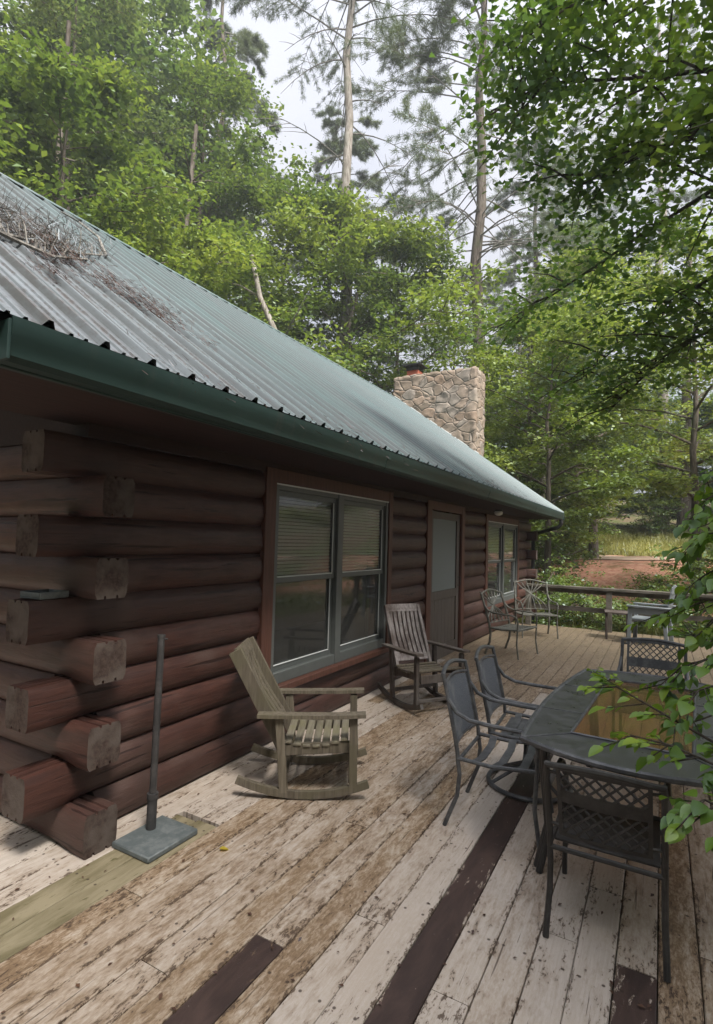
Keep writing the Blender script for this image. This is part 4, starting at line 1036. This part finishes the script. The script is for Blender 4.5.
B = [
 ('bush', 'leafy shrub just beyond the far rail at its left end', -2.3, 13.4, .85, .2),
 ('bush2', 'bright shrub beyond the middle of the far rail', -1.95, 14.6, .8, 1.4),
 ('bush', 'shrub on the red bank left of the bare dirt', -3.2, 17.6, 1.1, 2.2),
 ('bush2', 'pale green shrub beside the path on the left', -3.6, 21.6, 1.1, 3.3),
 ('bush', 'dark shrub on the grass bank under the trees', -.2, 31.5, 1.25, 4.1),
 ('bush2', 'shrub right of the red dirt bank', 1.6, 18.6, 1.2, 5.0),
 ('bush2', 'low yellow green shrub close behind the middle railing post', -.78, 13.9, .62, 1.9),
 ('bush2', 'small shrub at the foot of the red bank', -.2, 16.4, .7, 4.4),
 ('bush', 'shrub behind the grey plastic armchair', .65, 13.1, 1.0, .9),
 ('bush2', 'low leafy shrub left of the bank grass', -3.6, 27.6, 1.3, 2.8),
]
for key, lab, x, y, s, rz in B: tree(key, 'shrub', lab, 'shrub', x, y, s, rz)
# the wood further back reads as one mass
VV, FF = [], []; r = random.Random(41); off = 0
spots = []
for i in range(46):
    az = -78+ 98*(i+.5)/46+r.uniform(-1.5, 1.5); d = r.choice((34, 39, 45, 52))+r.uniform(-2, 3)
    spots.append((d*math.sin(R_(az)), d*math.cos(R_(az)), r.choice(('tall', 'tall2', 'mid', 'mid')), r.uniform(.8, 1.05)*(.46 if -41 < az < -12 else .56 if az > -12 else 1.2)))
for i in range(16):
    az = -80+31*(i+.5)/16+r.uniform(-1, 1); d = r.uniform(25, 30); spots.append((d*math.sin(R_(az)), d*math.cos(R_(az)), r.choice(('tall', 'tall2')), r.uniform(.85, 1.12)))
for i in range(20):
    az = -34+40*(i+.5)/20+r.uniform(-1, 1); d = r.uniform(33, 38); spots.append((d*math.sin(R_(az)), d*math.cos(R_(az)), 'mid', r.uniform(.50, .72)))
for i in range(24):                                   # unseen trees right and behind, added to shade the deck and walls
    az = 58+200*(i+.5)/24+r.uniform(-3, 3); d = r.uniform(9, 13) if az < 150 else r.uniform(12, 18); spots.append((d*math.sin(R_(az)), d*math.cos(R_(az)), r.choice(('tall', 'mid', 'tall2')), r.uniform(.75, .95)))
for (x, y, key, s) in spots:
    V, F = PROTO[key][2], PROTO[key][3]; a = r.uniform(0, 6.28); c, sn = math.cos(a), math.sin(a)
    keep = np.random.default_rng(int(abs(x*100))).random(len(F)) < .55; V = V.reshape(-1, 4, 3)[keep].reshape(-1, 3)
    cc = V.reshape(-1, 4, 3).mean(1)[:, None]; V = ((V.reshape(-1, 4, 3)-cc)*1.45+cc).reshape(-1, 3)
    W = np.stack([(V[:, 0]*c-V[:, 1]*sn)*s*1.15+x, (V[:, 0]*sn+V[:, 1]*c)*s*1.15+y, V[:, 2]*s+gz(x, y)-.1], 1)
    VV.append(W); FF.append(np.arange(len(W)).reshape(-1, 4)+off); off += len(W)
o = npobj('forest_and_shade_trees', np.concatenate(VV), np.concatenate(FF), M_['leaf_far']); tag(o, 'hazy green wood filling the distance behind everything', 'forest', kind='stuff')

# pines
def pine_tree(label, x, y, seed, bark, ivy=None, **k):
    t = thing('pine_tree', label, 'pine tree', (x, y, gz(x, y)-.1)); mb, db, V, F = pine(seed, **k)
    mb.add(db.v, db.f, 1); mb.obj('trunk', [M_[bark], M_['deadwood']], t, smooth=60, fix=False); npobj('crown', V, F, M_['needle'], t)
    if ivy:
        r = np.random.default_rng(seed); zz = r.uniform(.3, ivy, 150); a = r.uniform(0, 6.283, 150); C = np.stack([np.cos(a)*.25, np.sin(a)*.25, zz], 1)
        V, F = leaves_at(C, 34, .42, .13, flat=1.3, tilt=.9, seed=seed); npobj('ivy', V, F, M_['leaf_b'], t)
    return t
pine_tree('tall pale pine trunk with bare branches against the sky', -10.95, 18.0, 5, 'bark_pale', ivy=15.5, H=32, r0=.30, deadto=.80, nd=46, nb=18, Lb=4.6)
pine_tree('tall pine with drooping bare branches behind the chimney', -6.72, 22.0, 9, 'bark', ivy=7.5, H=30, r0=.33, deadto=.50, nd=58, nb=48, Lb=6.4)
pine_tree('pinkish pine trunk seen through the maple leaves at right', .05, 34.0, 14, 'bark_pale', H=30, r0=.32, deadto=.62, nd=24, nb=34, Lb=4.0)
pine_tree('grey green pine crown left of the tallest pale trunk', -19.4, 19.4, 21, 'bark', H=29, r0=.27, deadto=.40, nd=14, nb=74, Lb=4.6)
pine_tree('faint pine standing behind the leaning trunk', -16.6, 27.0, 22, 'bark', H=26, r0=.25, deadto=.35, nd=14, nb=70, Lb=4.2)
pine_tree('far pine just right of the drooping pine trunk', -6.6, 33.0, 23, 'bark', H=25, r0=.26, deadto=.30, nd=20, nb=74, Lb=4.6)
# plain trunks one can tell apart
def bole(name, label, x, y, H, r0, lean, mat, seed, wob=.06):
    t = thing(name, label, 'tree trunk', (x, y, gz(x, y)-.1)); r = random.Random(seed); K = 8
    pts = [(lean[0]*i/K+r.uniform(-wob, wob), lean[1]*i/K+r.uniform(-wob, wob), H*i/K) for i in range(K+1)]
    mb = MB(); mb.tube(pts, [r0*(1.25 if i == 0 else 1)*(1-.55*i/K) for i in range(K+1)], 9)
    db = mb; C = []
    for i in range(9):
        f = .4+.6*r.random(); p = Vector(pts[int(f*K)]); a = r.uniform(0, 6.28); L = r.uniform(.8, 2.2); e = p+Vector((math.cos(a)*L, math.sin(a)*L, L*r.uniform(.1, .6)))
        db.tube([p, p.lerp(e, .5)+Vector((0, 0, .1)), e], [r0*.25, r0*.16, .01], 5); C += [tuple(p.lerp(e, w)) for w in (.6, .8, 1)]
    mb.obj('trunk', M_[mat], t, smooth=60, fix=False)
    if wob > .1:
        for i in (5, 6, 7, 8, 8, 8):
            for k in range(4): C.append(tuple(Vector(pts[i])+Vector((r.gauss(0, .35), r.gauss(0, .35), r.gauss(0, .3)))))
    V, F = leaves_at(C, 26, .55, .13, seed=seed); npobj('crown', V, F, M_['leaf_a'], t)
    return t
bole('leaning_trunk', 'pale crooked trunk leaning left behind the roof ridge', -7.15, 13.65, 10.2, .15, (-3.0, -2.3), 'bark_pale', 3, .22)
bole('slender_trunk', 'slender grey trunk behind the roof at upper left', -14.4, 12.6, 16, .15, (.4, .2), 'bark', 4)
bole('slender_trunk', 'thin straight grey trunk left of the broken sky at upper left', -15.6, 8.8, 17, .14, (.2, .3), 'bark', 6)
bole('pale_trunk', 'pale thin trunk just right of the chimney, left of three', -5.55, 24.0, 11, .13, (.2, 0), 'bark_pale', 7)
bole('pale_trunk', 'pale thin trunk in the middle of three over the roof end', -5.15, 24.6, 12, .16, (.1, 0), 'bark_pale', 8)
bole('pale_trunk', 'pale thin trunk over the roof end, right of three', -4.55, 25.2, 11, .16, (-.2, 0), 'bark_pale', 9)
bole('grey_trunk', 'thick grey trunk above the grass bank at right', 1.0, 32.0, 15, .30, (.3, .2), 'bark', 10)

# ------------------------------------------------------------------ maple boughs overhead (trunk stands off the deck, right of the view)
def lobed(P, t, up, L):
    """a five-lobed leaf as a fan of quads"""
    s = up.cross(t)
    pr = [(0, 0), (.18, .30), (.10, .52), (.42, .36), (.58, .50), (.66, .24), (1.0, 0)]
    left = [P+t*a*L+s*b*L*.95+up*(.10*b*L) for a, b in pr]; right = [P+t*a*L-s*b*L*.95+up*(.10*b*L) for a, b in pr[1:-1]]
    return left, right
def maple():
    r = random.Random(77); t = thing('maple_tree', 'dark maple boughs hanging into the view from upper right', 'tree', (3.3, 5.2, gz(3.3, 5.2)-.05))
    base = Vector(t.location); mb = MB()
    tr = [Vector((0, 0, 0)), Vector((-.05, .05, 2)), Vector((-.1, .1, 4)), Vector((-.2, .2, 6.5)), Vector((-.2, .3, 9))]
    mb.tube([p for p in tr], [.20, .17, .15, .11, .06], 10)
    limbs = [
     [(905, 80, 5.2), (780, 62, 5.5), (640, 78, 6.0), (545, 83, 6.4), (495, 110, 6.7)],
     [(900, 20, 5.2), (740, -10, 5.6), (620, -20, 6.0), (540, 20, 6.4), (500, 40, 6.6)],
     [(900, 130, 5.2), (760, 160, 5.8), (643, 234, 6.6), (560, 290, 7.2), (500, 330, 7.6)],
     [(900, 190, 5.2), (780, 230, 5.8), (690, 292, 6.4), (630, 335, 6.8), (580, 380, 7.2)],
     [(900, 240, 5.2), (790, 300, 5.6), (700, 335, 6.0), (650, 370, 6.5), (610, 410, 6.8)],
     [(900, 90, 5.0), (760, 110, 5.2), (680, 140, 5.6), (620, 165, 5.9), (570, 190, 6.2)]]
    C = []
    for L in limbs:
        pts = [at(*q)-base for q in L]; src = min(tr, key=lambda p: (p-pts[0]).length); pts = [src]+pts
        n = len(pts); mb.tube(pts, [.034*(1-.85*i/(n-1)) for i in range(n)], 6)
        for i in range(1, n-1):
            for k in range(11):
                f = r.random(); q = pts[i].lerp(pts[i+1], f); d = Vector((r.uniform(-1, .6), r.uniform(-.8, .8), r.uniform(-.55, .45))); l = r.uniform(.25, .85); e = q+d*l
                mb.tube([q, q.lerp(e, .5)+Vector((0, 0, .04)), e], [.012, .008, .004], 4); C += [q.lerp(e, w) for w in (.5, .8, 1.0)]
    # extra twigs that close the dense part at the top right
    for (u, v, n) in ((560, 30, 8), (610, 30, 9), (660, 40, 8), (700, 50, 8), (560, 100, 7), (600, 120, 8), (640, 130, 7), (590, 160, 7), (560, 150, 6), (620, 200, 5), (660, 190, 5), (650, 220, 5), (590, 240, 4), (560, 265, 4), (520, 60, 5), (505, 130, 4), (690, 110, 5), (540, 300, 4), (600, 320, 3), (660, 360, 4), (705, 300, 4), (630, 290, 4)):
        for k in range(n): C.append(at(u+r.gauss(0, 22), v+r.gauss(0, 20), r.uniform(5.6, 7.0))-base)
    mb.obj('trunk', M_['bark_near'], t, smooth=60, fix=False)
    V = []; F = []
    for c in C:
        for k in range(14):
            P = c+Vector((r.gauss(0, .17), r.gauss(0, .17), r.gauss(0, .10))); up = Vector((r.gauss(0, .5), r.gauss(0, .5), 1)).normalized()
            a = r.uniform(0, 6.283); d = Vector((math.cos(a), math.sin(a), -.35)); d = (d-up*d.dot(up)).normalized()
            l_, r_ = lobed(P, d, up, r.uniform(.045, .082)); o = len(V); V += l_+r_   # 7 + 5
            F += [(o+0, o+7, o+8, o+9), (o+0, o+9, o+3, o+1), (o+1, o+3, o+2, o+2)] if False else []
            # halves: left fan and right fan round the midrib
            lf = [0, 1, 2, 3, 4, 5, 6]; rf = [0, 7, 8, 9, 10, 11, 6]
            F += [(o+0, o+1, o+2, o+3), (o+0, o+3, o+5, o+6), (o+3, o+4, o+5, o+3)] if False else []
            F += [(o+0, o+3, o+2, o+1), (o+0, o+6, o+5, o+3), (o+0, o+7, o+8, o+9), (o+0, o+9, o+11, o+6)]
    npobj('crown', [tuple(v) for v in V], F, M_['leaf_maple'], t)
maple()

# ------------------------------------------------------------------ sapling leaning over the table from the right
def ovate(P, t, up, L, w=.62):
    s = up.cross(t); pr = [(.0, 0), (.10, .5), (.32, 1.0), (.58, .92), (.82, .5), (1.0, 0)]
    mid = [P+t*a*L-up*(.24*L*a*a) for a, _ in pr]; lf = [p+s*(b*L*w*.5)+up*(.17*b*L*w) for p, (a, b) in zip(mid, pr)]; rt = [p-s*(b*L*w*.5)+up*(.17*b*L*w) for p, (a, b) in zip(mid, pr)]
    V = []; F = []
    for i in range(6): V += [lf[i], mid[i], rt[i]]
    for i in range(5): a = i*3; F += [(a, a+3, a+4, a+1), (a+1, a+4, a+5, a+2)]
    return V, F
def sapling():
    r = random.Random(5); t = thing('sapling', 'bright leafy sapling reaching over the table from the right', 'shrub', (1.55, 2.3, gz(1.55, 2.3)))
    base = Vector(t.location); mb = MB(); tw = []
    stems = [
     [(900, 800, 2.5), (790, 790, 2.3), (713, 742, 2.25), (660, 712, 2.25), (622, 690, 2.28), (607, 680, 2.3)],
     [(900, 700, 2.6), (790, 760, 2.2), (715, 765, 2.1), (670, 745, 2.1), (630, 735, 2.12)],
     [(900, 600, 2.6), (800, 640, 2.5), (720, 655, 2.5), (680, 668, 2.5), (655, 690, 2.5)],
     [(900, 560, 2.6), (800, 590, 2.6), (725, 600, 2.6), (690, 600, 2.65), (660, 615, 2.7)],
     [(900, 520, 2.8), (800, 530, 2.7), (735, 530, 2.7), (700, 535, 2.7), (680, 560, 2.75)],
     [(900, 480, 3.0), (800, 470, 2.9), (740, 480, 2.9), (705, 500, 2.9), (690, 520, 2.9)],
     [(900, 860, 2.2), (800, 850, 2.0), (735, 815, 1.95), (705, 800, 1.95), (690, 805, 1.95)],
     [(900, 660, 2.8), (800, 690, 2.7), (740, 705, 2.65), (700, 720, 2.6), (672, 728, 2.6)],
     [(900, 580, 3.0), (800, 620, 3.0), (740, 635, 3.0), (705, 640, 3.0), (680, 630, 3.0)],
     [(900, 540, 2.7), (790, 555, 2.6), (735, 560, 2.6), (705, 575, 2.6), (685, 590, 2.6)],
     [(900, 640, 2.4), (790, 665, 2.4), (735, 680, 2.35), (700, 690, 2.3), (678, 700, 2.3)],
     [(900, 500, 2.6), (800, 505, 2.6), (745, 510, 2.6), (715, 520, 2.6), (695, 545, 2.6)],
     [(900, 620, 2.6), (800, 622, 2.6), (745, 622, 2.6), (712, 620, 2.6), (694, 640, 2.6)],
     [(900, 460, 3.2), (800, 450, 3.1), (745, 455, 3.1), (712, 470, 3.1), (700, 490, 3.1)]]
    trunk = [Vector((0, 0, 0)), Vector((.02, .0, .6)), Vector((-.03, .03, 1.2)), Vector((-.02, .02, 1.9)), Vector((.0, .05, 2.5))]
    mb.tube(trunk, [.03, .026, .022, .015, .008], 8)
    V = []; F = []
    def leaf(P, d, L):
        up = Vector((r.gauss(0, .35), r.gauss(0, .35), 1)); up = (up-d*up.dot(d)).normalized(); v, f = ovate(P, d, up, L, r.uniform(.52, .7)); o = len(V); V.extend(tuple(x) for x in v); F.extend(tuple(i+o for i in q) for q in f)
    for S in stems:
        pts = [at(*q)-base for q in S]; src = min(trunk[1:], key=lambda p: (p-pts[0]).length); pts = [src]+pts; n = len(pts)
        mb.tube(pts, [.008*(1-.75*i/(n-1)) for i in range(n)], 5)
        for i in range(1, n-1):
            for k in range(7):
                q = pts[i].lerp(pts[i+1], (k+r.random()*.6)/7); ax = (pts[i+1]-pts[i]).normalized(); sd = ax.cross(Vector((0, 0, 1))).normalized()*(1 if k % 2 else -1)
                d = (ax*.55+sd*.9+Vector((r.gauss(0, .25), r.gauss(0, .25), r.gauss(-.15, .25)))).normalized(); e = q+d*.025
                if r.random() < .5:
                    l2 = r.uniform(.06, .16); e = q+d*l2; mb.tube([q, e], [.003, .0018], 4)
                    for w in (.5, .8): leaf(q.lerp(e, w), (d+Vector((r.gauss(0, .5), r.gauss(0, .5), -.1))).normalized(), r.uniform(.036, .062))
                leaf(e, d, r.uniform(.042, .075))
        leaf(pts[-1], (pts[-1]-pts[-2]).normalized(), .06)
        if S[-1][0] == 607:
            for k in range(16): leaf(pts[-1]+Vector((r.gauss(0, .03), r.gauss(0, .03), r.gauss(.01, .012))), Vector((r.gauss(0, 1), r.gauss(0, 1), .2)).normalized(), .026)
    mb.obj('stem', M_['bark_near'], t, smooth=60, fix=False); npobj('leaves', V, F, M_['leaf_near'], t, smooth=True)
sapling()

# ------------------------------------------------------------------ on the roof: fallen bough, needle litter
def on_roof(u, v, lift=.03):
    d = ray(u, v); o = Vector((0, 0, CAMZ)); k = (2.37-1.95*SL-o.z)/(d.z+SL*d.x); p = o+d*k; return p+Vector((SL, 0, 1)).normalized()*lift
def bough():
    r = random.Random(12); p0 = on_roof(-60, 205); t = thing('fallen_bough', 'dead grey pine bough with dry needles lying on the roof', 'branch', p0); mb = MB()
    mains = [[(-60, 205), (0, 240), (40, 248), (75, 258), (104, 259)], [(104, 259), (97, 240), (78, 225), (60, 215)], [(-40, 220), (10, 245), (50, 262), (85, 264)]]
    C = []; D = []; nr = Vector((SL, 0, 1)).normalized()
    for M0 in mains:
        pts = [on_roof(u, v, .035)-p0 for u, v in M0]; mb.tube(pts, [.014*(1-.6*i/len(pts)) for i in range(len(pts))], 6)
        if M0[0][0] == 104: continue
        for i in range(len(pts)-1):
            for k in range(7):
                q = pts[i].lerp(pts[i+1], r.random()); d = (Vector((-.65, r.uniform(-.3, .6), .0))+Vector((0, 0, SL*.65))+nr*r.uniform(.05, .5)).normalized(); e = q+d*r.uniform(.08, .28)
                mb.tube([q, q.lerp(e, .5)+nr*.02, e], [.005, .004, .002], 4)
                for w in (.35, .6, .85, 1): C.append(tuple(q.lerp(e, w))); D.append(tuple(d))
    mb.obj('stem', M_['deadwood'], t, fix=False); V, F = needles_at(C, D, 8, .075, .0022, 3, .7); npobj('needles', V, F, M_['drybrush'], t)
bough()
r = np.random.default_rng(3); C = []
for (u0, v0, u1, v1, n, sg) in ((0, 226, 70, 266, 240, 3.5), (100, 283, 165, 325, 170, .5), (40, 275, 60, 283, 40, 1.0), (150, 318, 215, 352, 40, .5), (60, 268, 120, 300, 50, .5)):
    for _ in range(n):
        w = r.random(); C.append(tuple(on_roof(u0+(u1-u0)*w+r.normal(0, sg), v0+(v1-v0)*w+r.normal(0, sg*.6), .022)))
for _ in range(90):
    y = r.uniform(1.05, 9); C.append((-1.96+r.uniform(-.03, .05), y, 2.352))
V, F = needles_at(C, np.tile([[-.8, .0, .57]], (len(C), 1)), 7, .05, .0017, 5, .16)
tag(npobj('needle_litter', V, F, M_['litter']), 'brown fallen needles caught in the roof ribs and gutter', 'needle litter', kind='stuff')

# ------------------------------------------------------------------ bank grass, undergrowth, leaves on the deck
r = np.random.default_rng(9); N = 5200; x = r.uniform(-7, 6, N); y = r.uniform(26.3, 33, N)
C = np.stack([x, y, terrain(x, y)], 1); V, F = needles_at(C, np.tile([[0, 0, 1.0]], (N, 1)), 7, .26, .012, 4, .35)
N = 2600; x = r.uniform(-5, 3, N); y = r.uniform(11.9, 16, N); C = np.stack([x, y, terrain(x, y)], 1)
V2, F2 = needles_at(C, np.tile([[0, 0, 1.0]], (N, 1)), 7, .24, .010, 6, .4)
tag(npobj('grass', np.concatenate([V, V2]), np.concatenate([F, F2+len(V)]), M_['grassblade']), 'yellow green grass on the bank and beyond the deck', 'grass', kind='stuff')
N = 2400; x = np.concatenate([r.uniform(-30, -9.9, 1500), r.uniform(-9, 9, N-1500)]); y = np.concatenate([r.uniform(2, 30, 1500), r.uniform(13.5, 36, N-1500)])
ok = ~((y > 16.5) & (y < 33) & (x > -2.2) & (x < .9)); x, y = x[ok], y[ok]
C = np.stack([x, y, terrain(x, y)+.18], 1); V, F = leaves_at(C, 22, .55, .11, flat=.5, seed=12)
tag(npobj('undergrowth', V, F, M_['leaf_a']), 'low leafy undergrowth covering the woodland floor', 'undergrowth', kind='stuff')
mb = MB(); c = at(216, 844, 2.9); c = Vector((-1.99, 2.17, .004)); 
v, f = ovate(Vector((0, 0, 0)), Vector((.7, .7, 0)).normalized(), Vector((0, 0, 1)), .05); mb.add(v, f); lf = mb.obj('fallen_leaf', leafmat('yellow leaf', (.45, .33, .03), (.5, .38, .04), (.55, .42, .05)), fix=False); lf.location = (-1.985, 2.19, .012); tag(lf, 'small yellow leaf lying on the deck right of the pole plate', 'leaf')
r = np.random.default_rng(21); N = 900; x = r.uniform(-2.6, 1.1, N); y = r.uniform(.6, 11, N); C = np.stack([x, y, 0*x+.007], 1)
V, F = leaves_at(C, 1, .001, .022, flat=0, tilt=.15, seed=8, droop=0, asp=.5)
tag(npobj('deck_litter', V, F, M_['litter']), 'tiny brown leaf scraps scattered over the deck boards', 'leaf litter', kind='stuff')

# ------------------------------------------------------------------ light
w = bpy.data.worlds.new('World'); scene.world = w; w.use_nodes = True; nt = w.node_tree; nt.nodes.clear()
o = nt.nodes.new('ShaderNodeOutputWorld'); bg = nt.nodes.new('ShaderNodeBackground'); sky = nt.nodes.new('ShaderNodeTexSky')
sky.sky_type = 'NISHITA'; sky.sun_disc = False; SUN_EL, SUN_AZ = 54, 118
sky.sun_elevation = R_(SUN_EL); sky.sun_rotation = R_(SUN_AZ); sky.dust_density = 4; sky.air_density = 1.0
tc = nt.nodes.new('ShaderNodeTexCoord'); nz = nt.nodes.new('ShaderNodeTexNoise'); nz.inputs['Scale'].default_value = 2.2; nz.inputs['Detail'].default_value = 6
nt.links.new(tc.outputs['Generated'], nz.inputs['Vector'])
rp = nt.nodes.new('ShaderNodeValToRGB'); rp.color_ramp.elements[0].position = .30; rp.color_ramp.elements[1].position = .62
rp.color_ramp.elements[0].color = (.74, .74, .74, 1); rp.color_ramp.elements[1].color = (1, 1, 1, 1); nt.links.new(nz.outputs[0], rp.inputs[0])
def mth(op, a, b, c=0.0):
    n = nt.nodes.new('ShaderNodeMath'); n.operation = op
    for i, v in enumerate((a, b, c)):
        if isinstance(v, (int, float)): n.inputs[i].default_value = v
        else: nt.links.new(v, n.inputs[i])
    return n.outputs[0]
dv = Vector((math.sin(R_(SUN_AZ))*math.cos(R_(SUN_EL)), math.cos(R_(SUN_AZ))*math.cos(R_(SUN_EL)), math.sin(R_(SUN_EL))))
sx = nt.nodes.new('ShaderNodeSeparateXYZ'); nt.links.new(tc.outputs['Generated'], sx.inputs[0])
dt = nt.nodes.new('ShaderNodeVectorMath'); dt.operation = 'DOT_PRODUCT'; nt.links.new(tc.outputs['Generated'], dt.inputs[0]); dt.inputs[1].default_value = dv
glow = mth('MULTIPLY_ADD', mth('POWER', mth('MAXIMUM', dt.outputs['Value'], 0.0), 4.0), 2.2, 1.0)     # thin cloud is brighter towards the sun
lum = mth('MULTIPLY', mth('MULTIPLY_ADD', mth('MAXIMUM', sx.outputs[2], 0.0), .67, .33), glow)        # overcast sky: zenith three times the horizon
cl = nt.nodes.new('ShaderNodeMix'); cl.data_type = 'RGBA'; cl.blend_type = 'MULTIPLY'; cl.inputs[0].default_value = 1; cl.inputs[6].default_value = (4.8, 4.9, 5.4, 1); nt.links.new(lum, cl.inputs[7])
mx = nt.nodes.new('ShaderNodeMix'); mx.data_type = 'RGBA'; nt.links.new(rp.outputs[0], mx.inputs[0]); nt.links.new(sky.outputs[0], mx.inputs[6]); nt.links.new(cl.outputs[2], mx.inputs[7])
nt.links.new(mx.outputs[2], bg.inputs[0]); bg.inputs[1].default_value = .10; nt.links.new(bg.outputs[0], o.inputs[0])
sd = bpy.data.lights.new('sun', 'SUN'); sd.energy = 3.8; sd.angle = R_(16); sd.color = (1, .96, .9)
so = bpy.data.objects.new('sun', sd); COL.objects.link(so)
dv = Vector((math.sin(R_(SUN_AZ))*math.cos(R_(SUN_EL)), math.cos(R_(SUN_AZ))*math.cos(R_(SUN_EL)), math.sin(R_(SUN_EL))))
so.rotation_euler = dv.to_track_quat('Z', 'Y').to_euler(); so.location = (5, 5, 30)
scene.view_settings.view_transform = 'Standard'; scene.view_settings.look = 'None'; scene.view_settings.exposure = 1.38; scene.view_settings.gamma = 1
scene.view_settings.use_curve_mapping = False

# ------------------------------------------------------------------ damp air
HZ = Mat('damp air'); pv = HZ.n('ShaderNodeVolumePrincipled'); pv.inputs['Color'].default_value = (.93, .96, 1, 1); pv.inputs['Density'].default_value = .0018; pv.inputs['Anisotropy'].default_value = .2
HZ.l(pv.outputs[0], HZ.out.inputs['Volume'])
mb = MB(); mb.box((-5, 25, 20.5), (216, 216, 47), bev=0); tag(mb.obj('haze', HZ.m, smooth=0), kind='stuff')
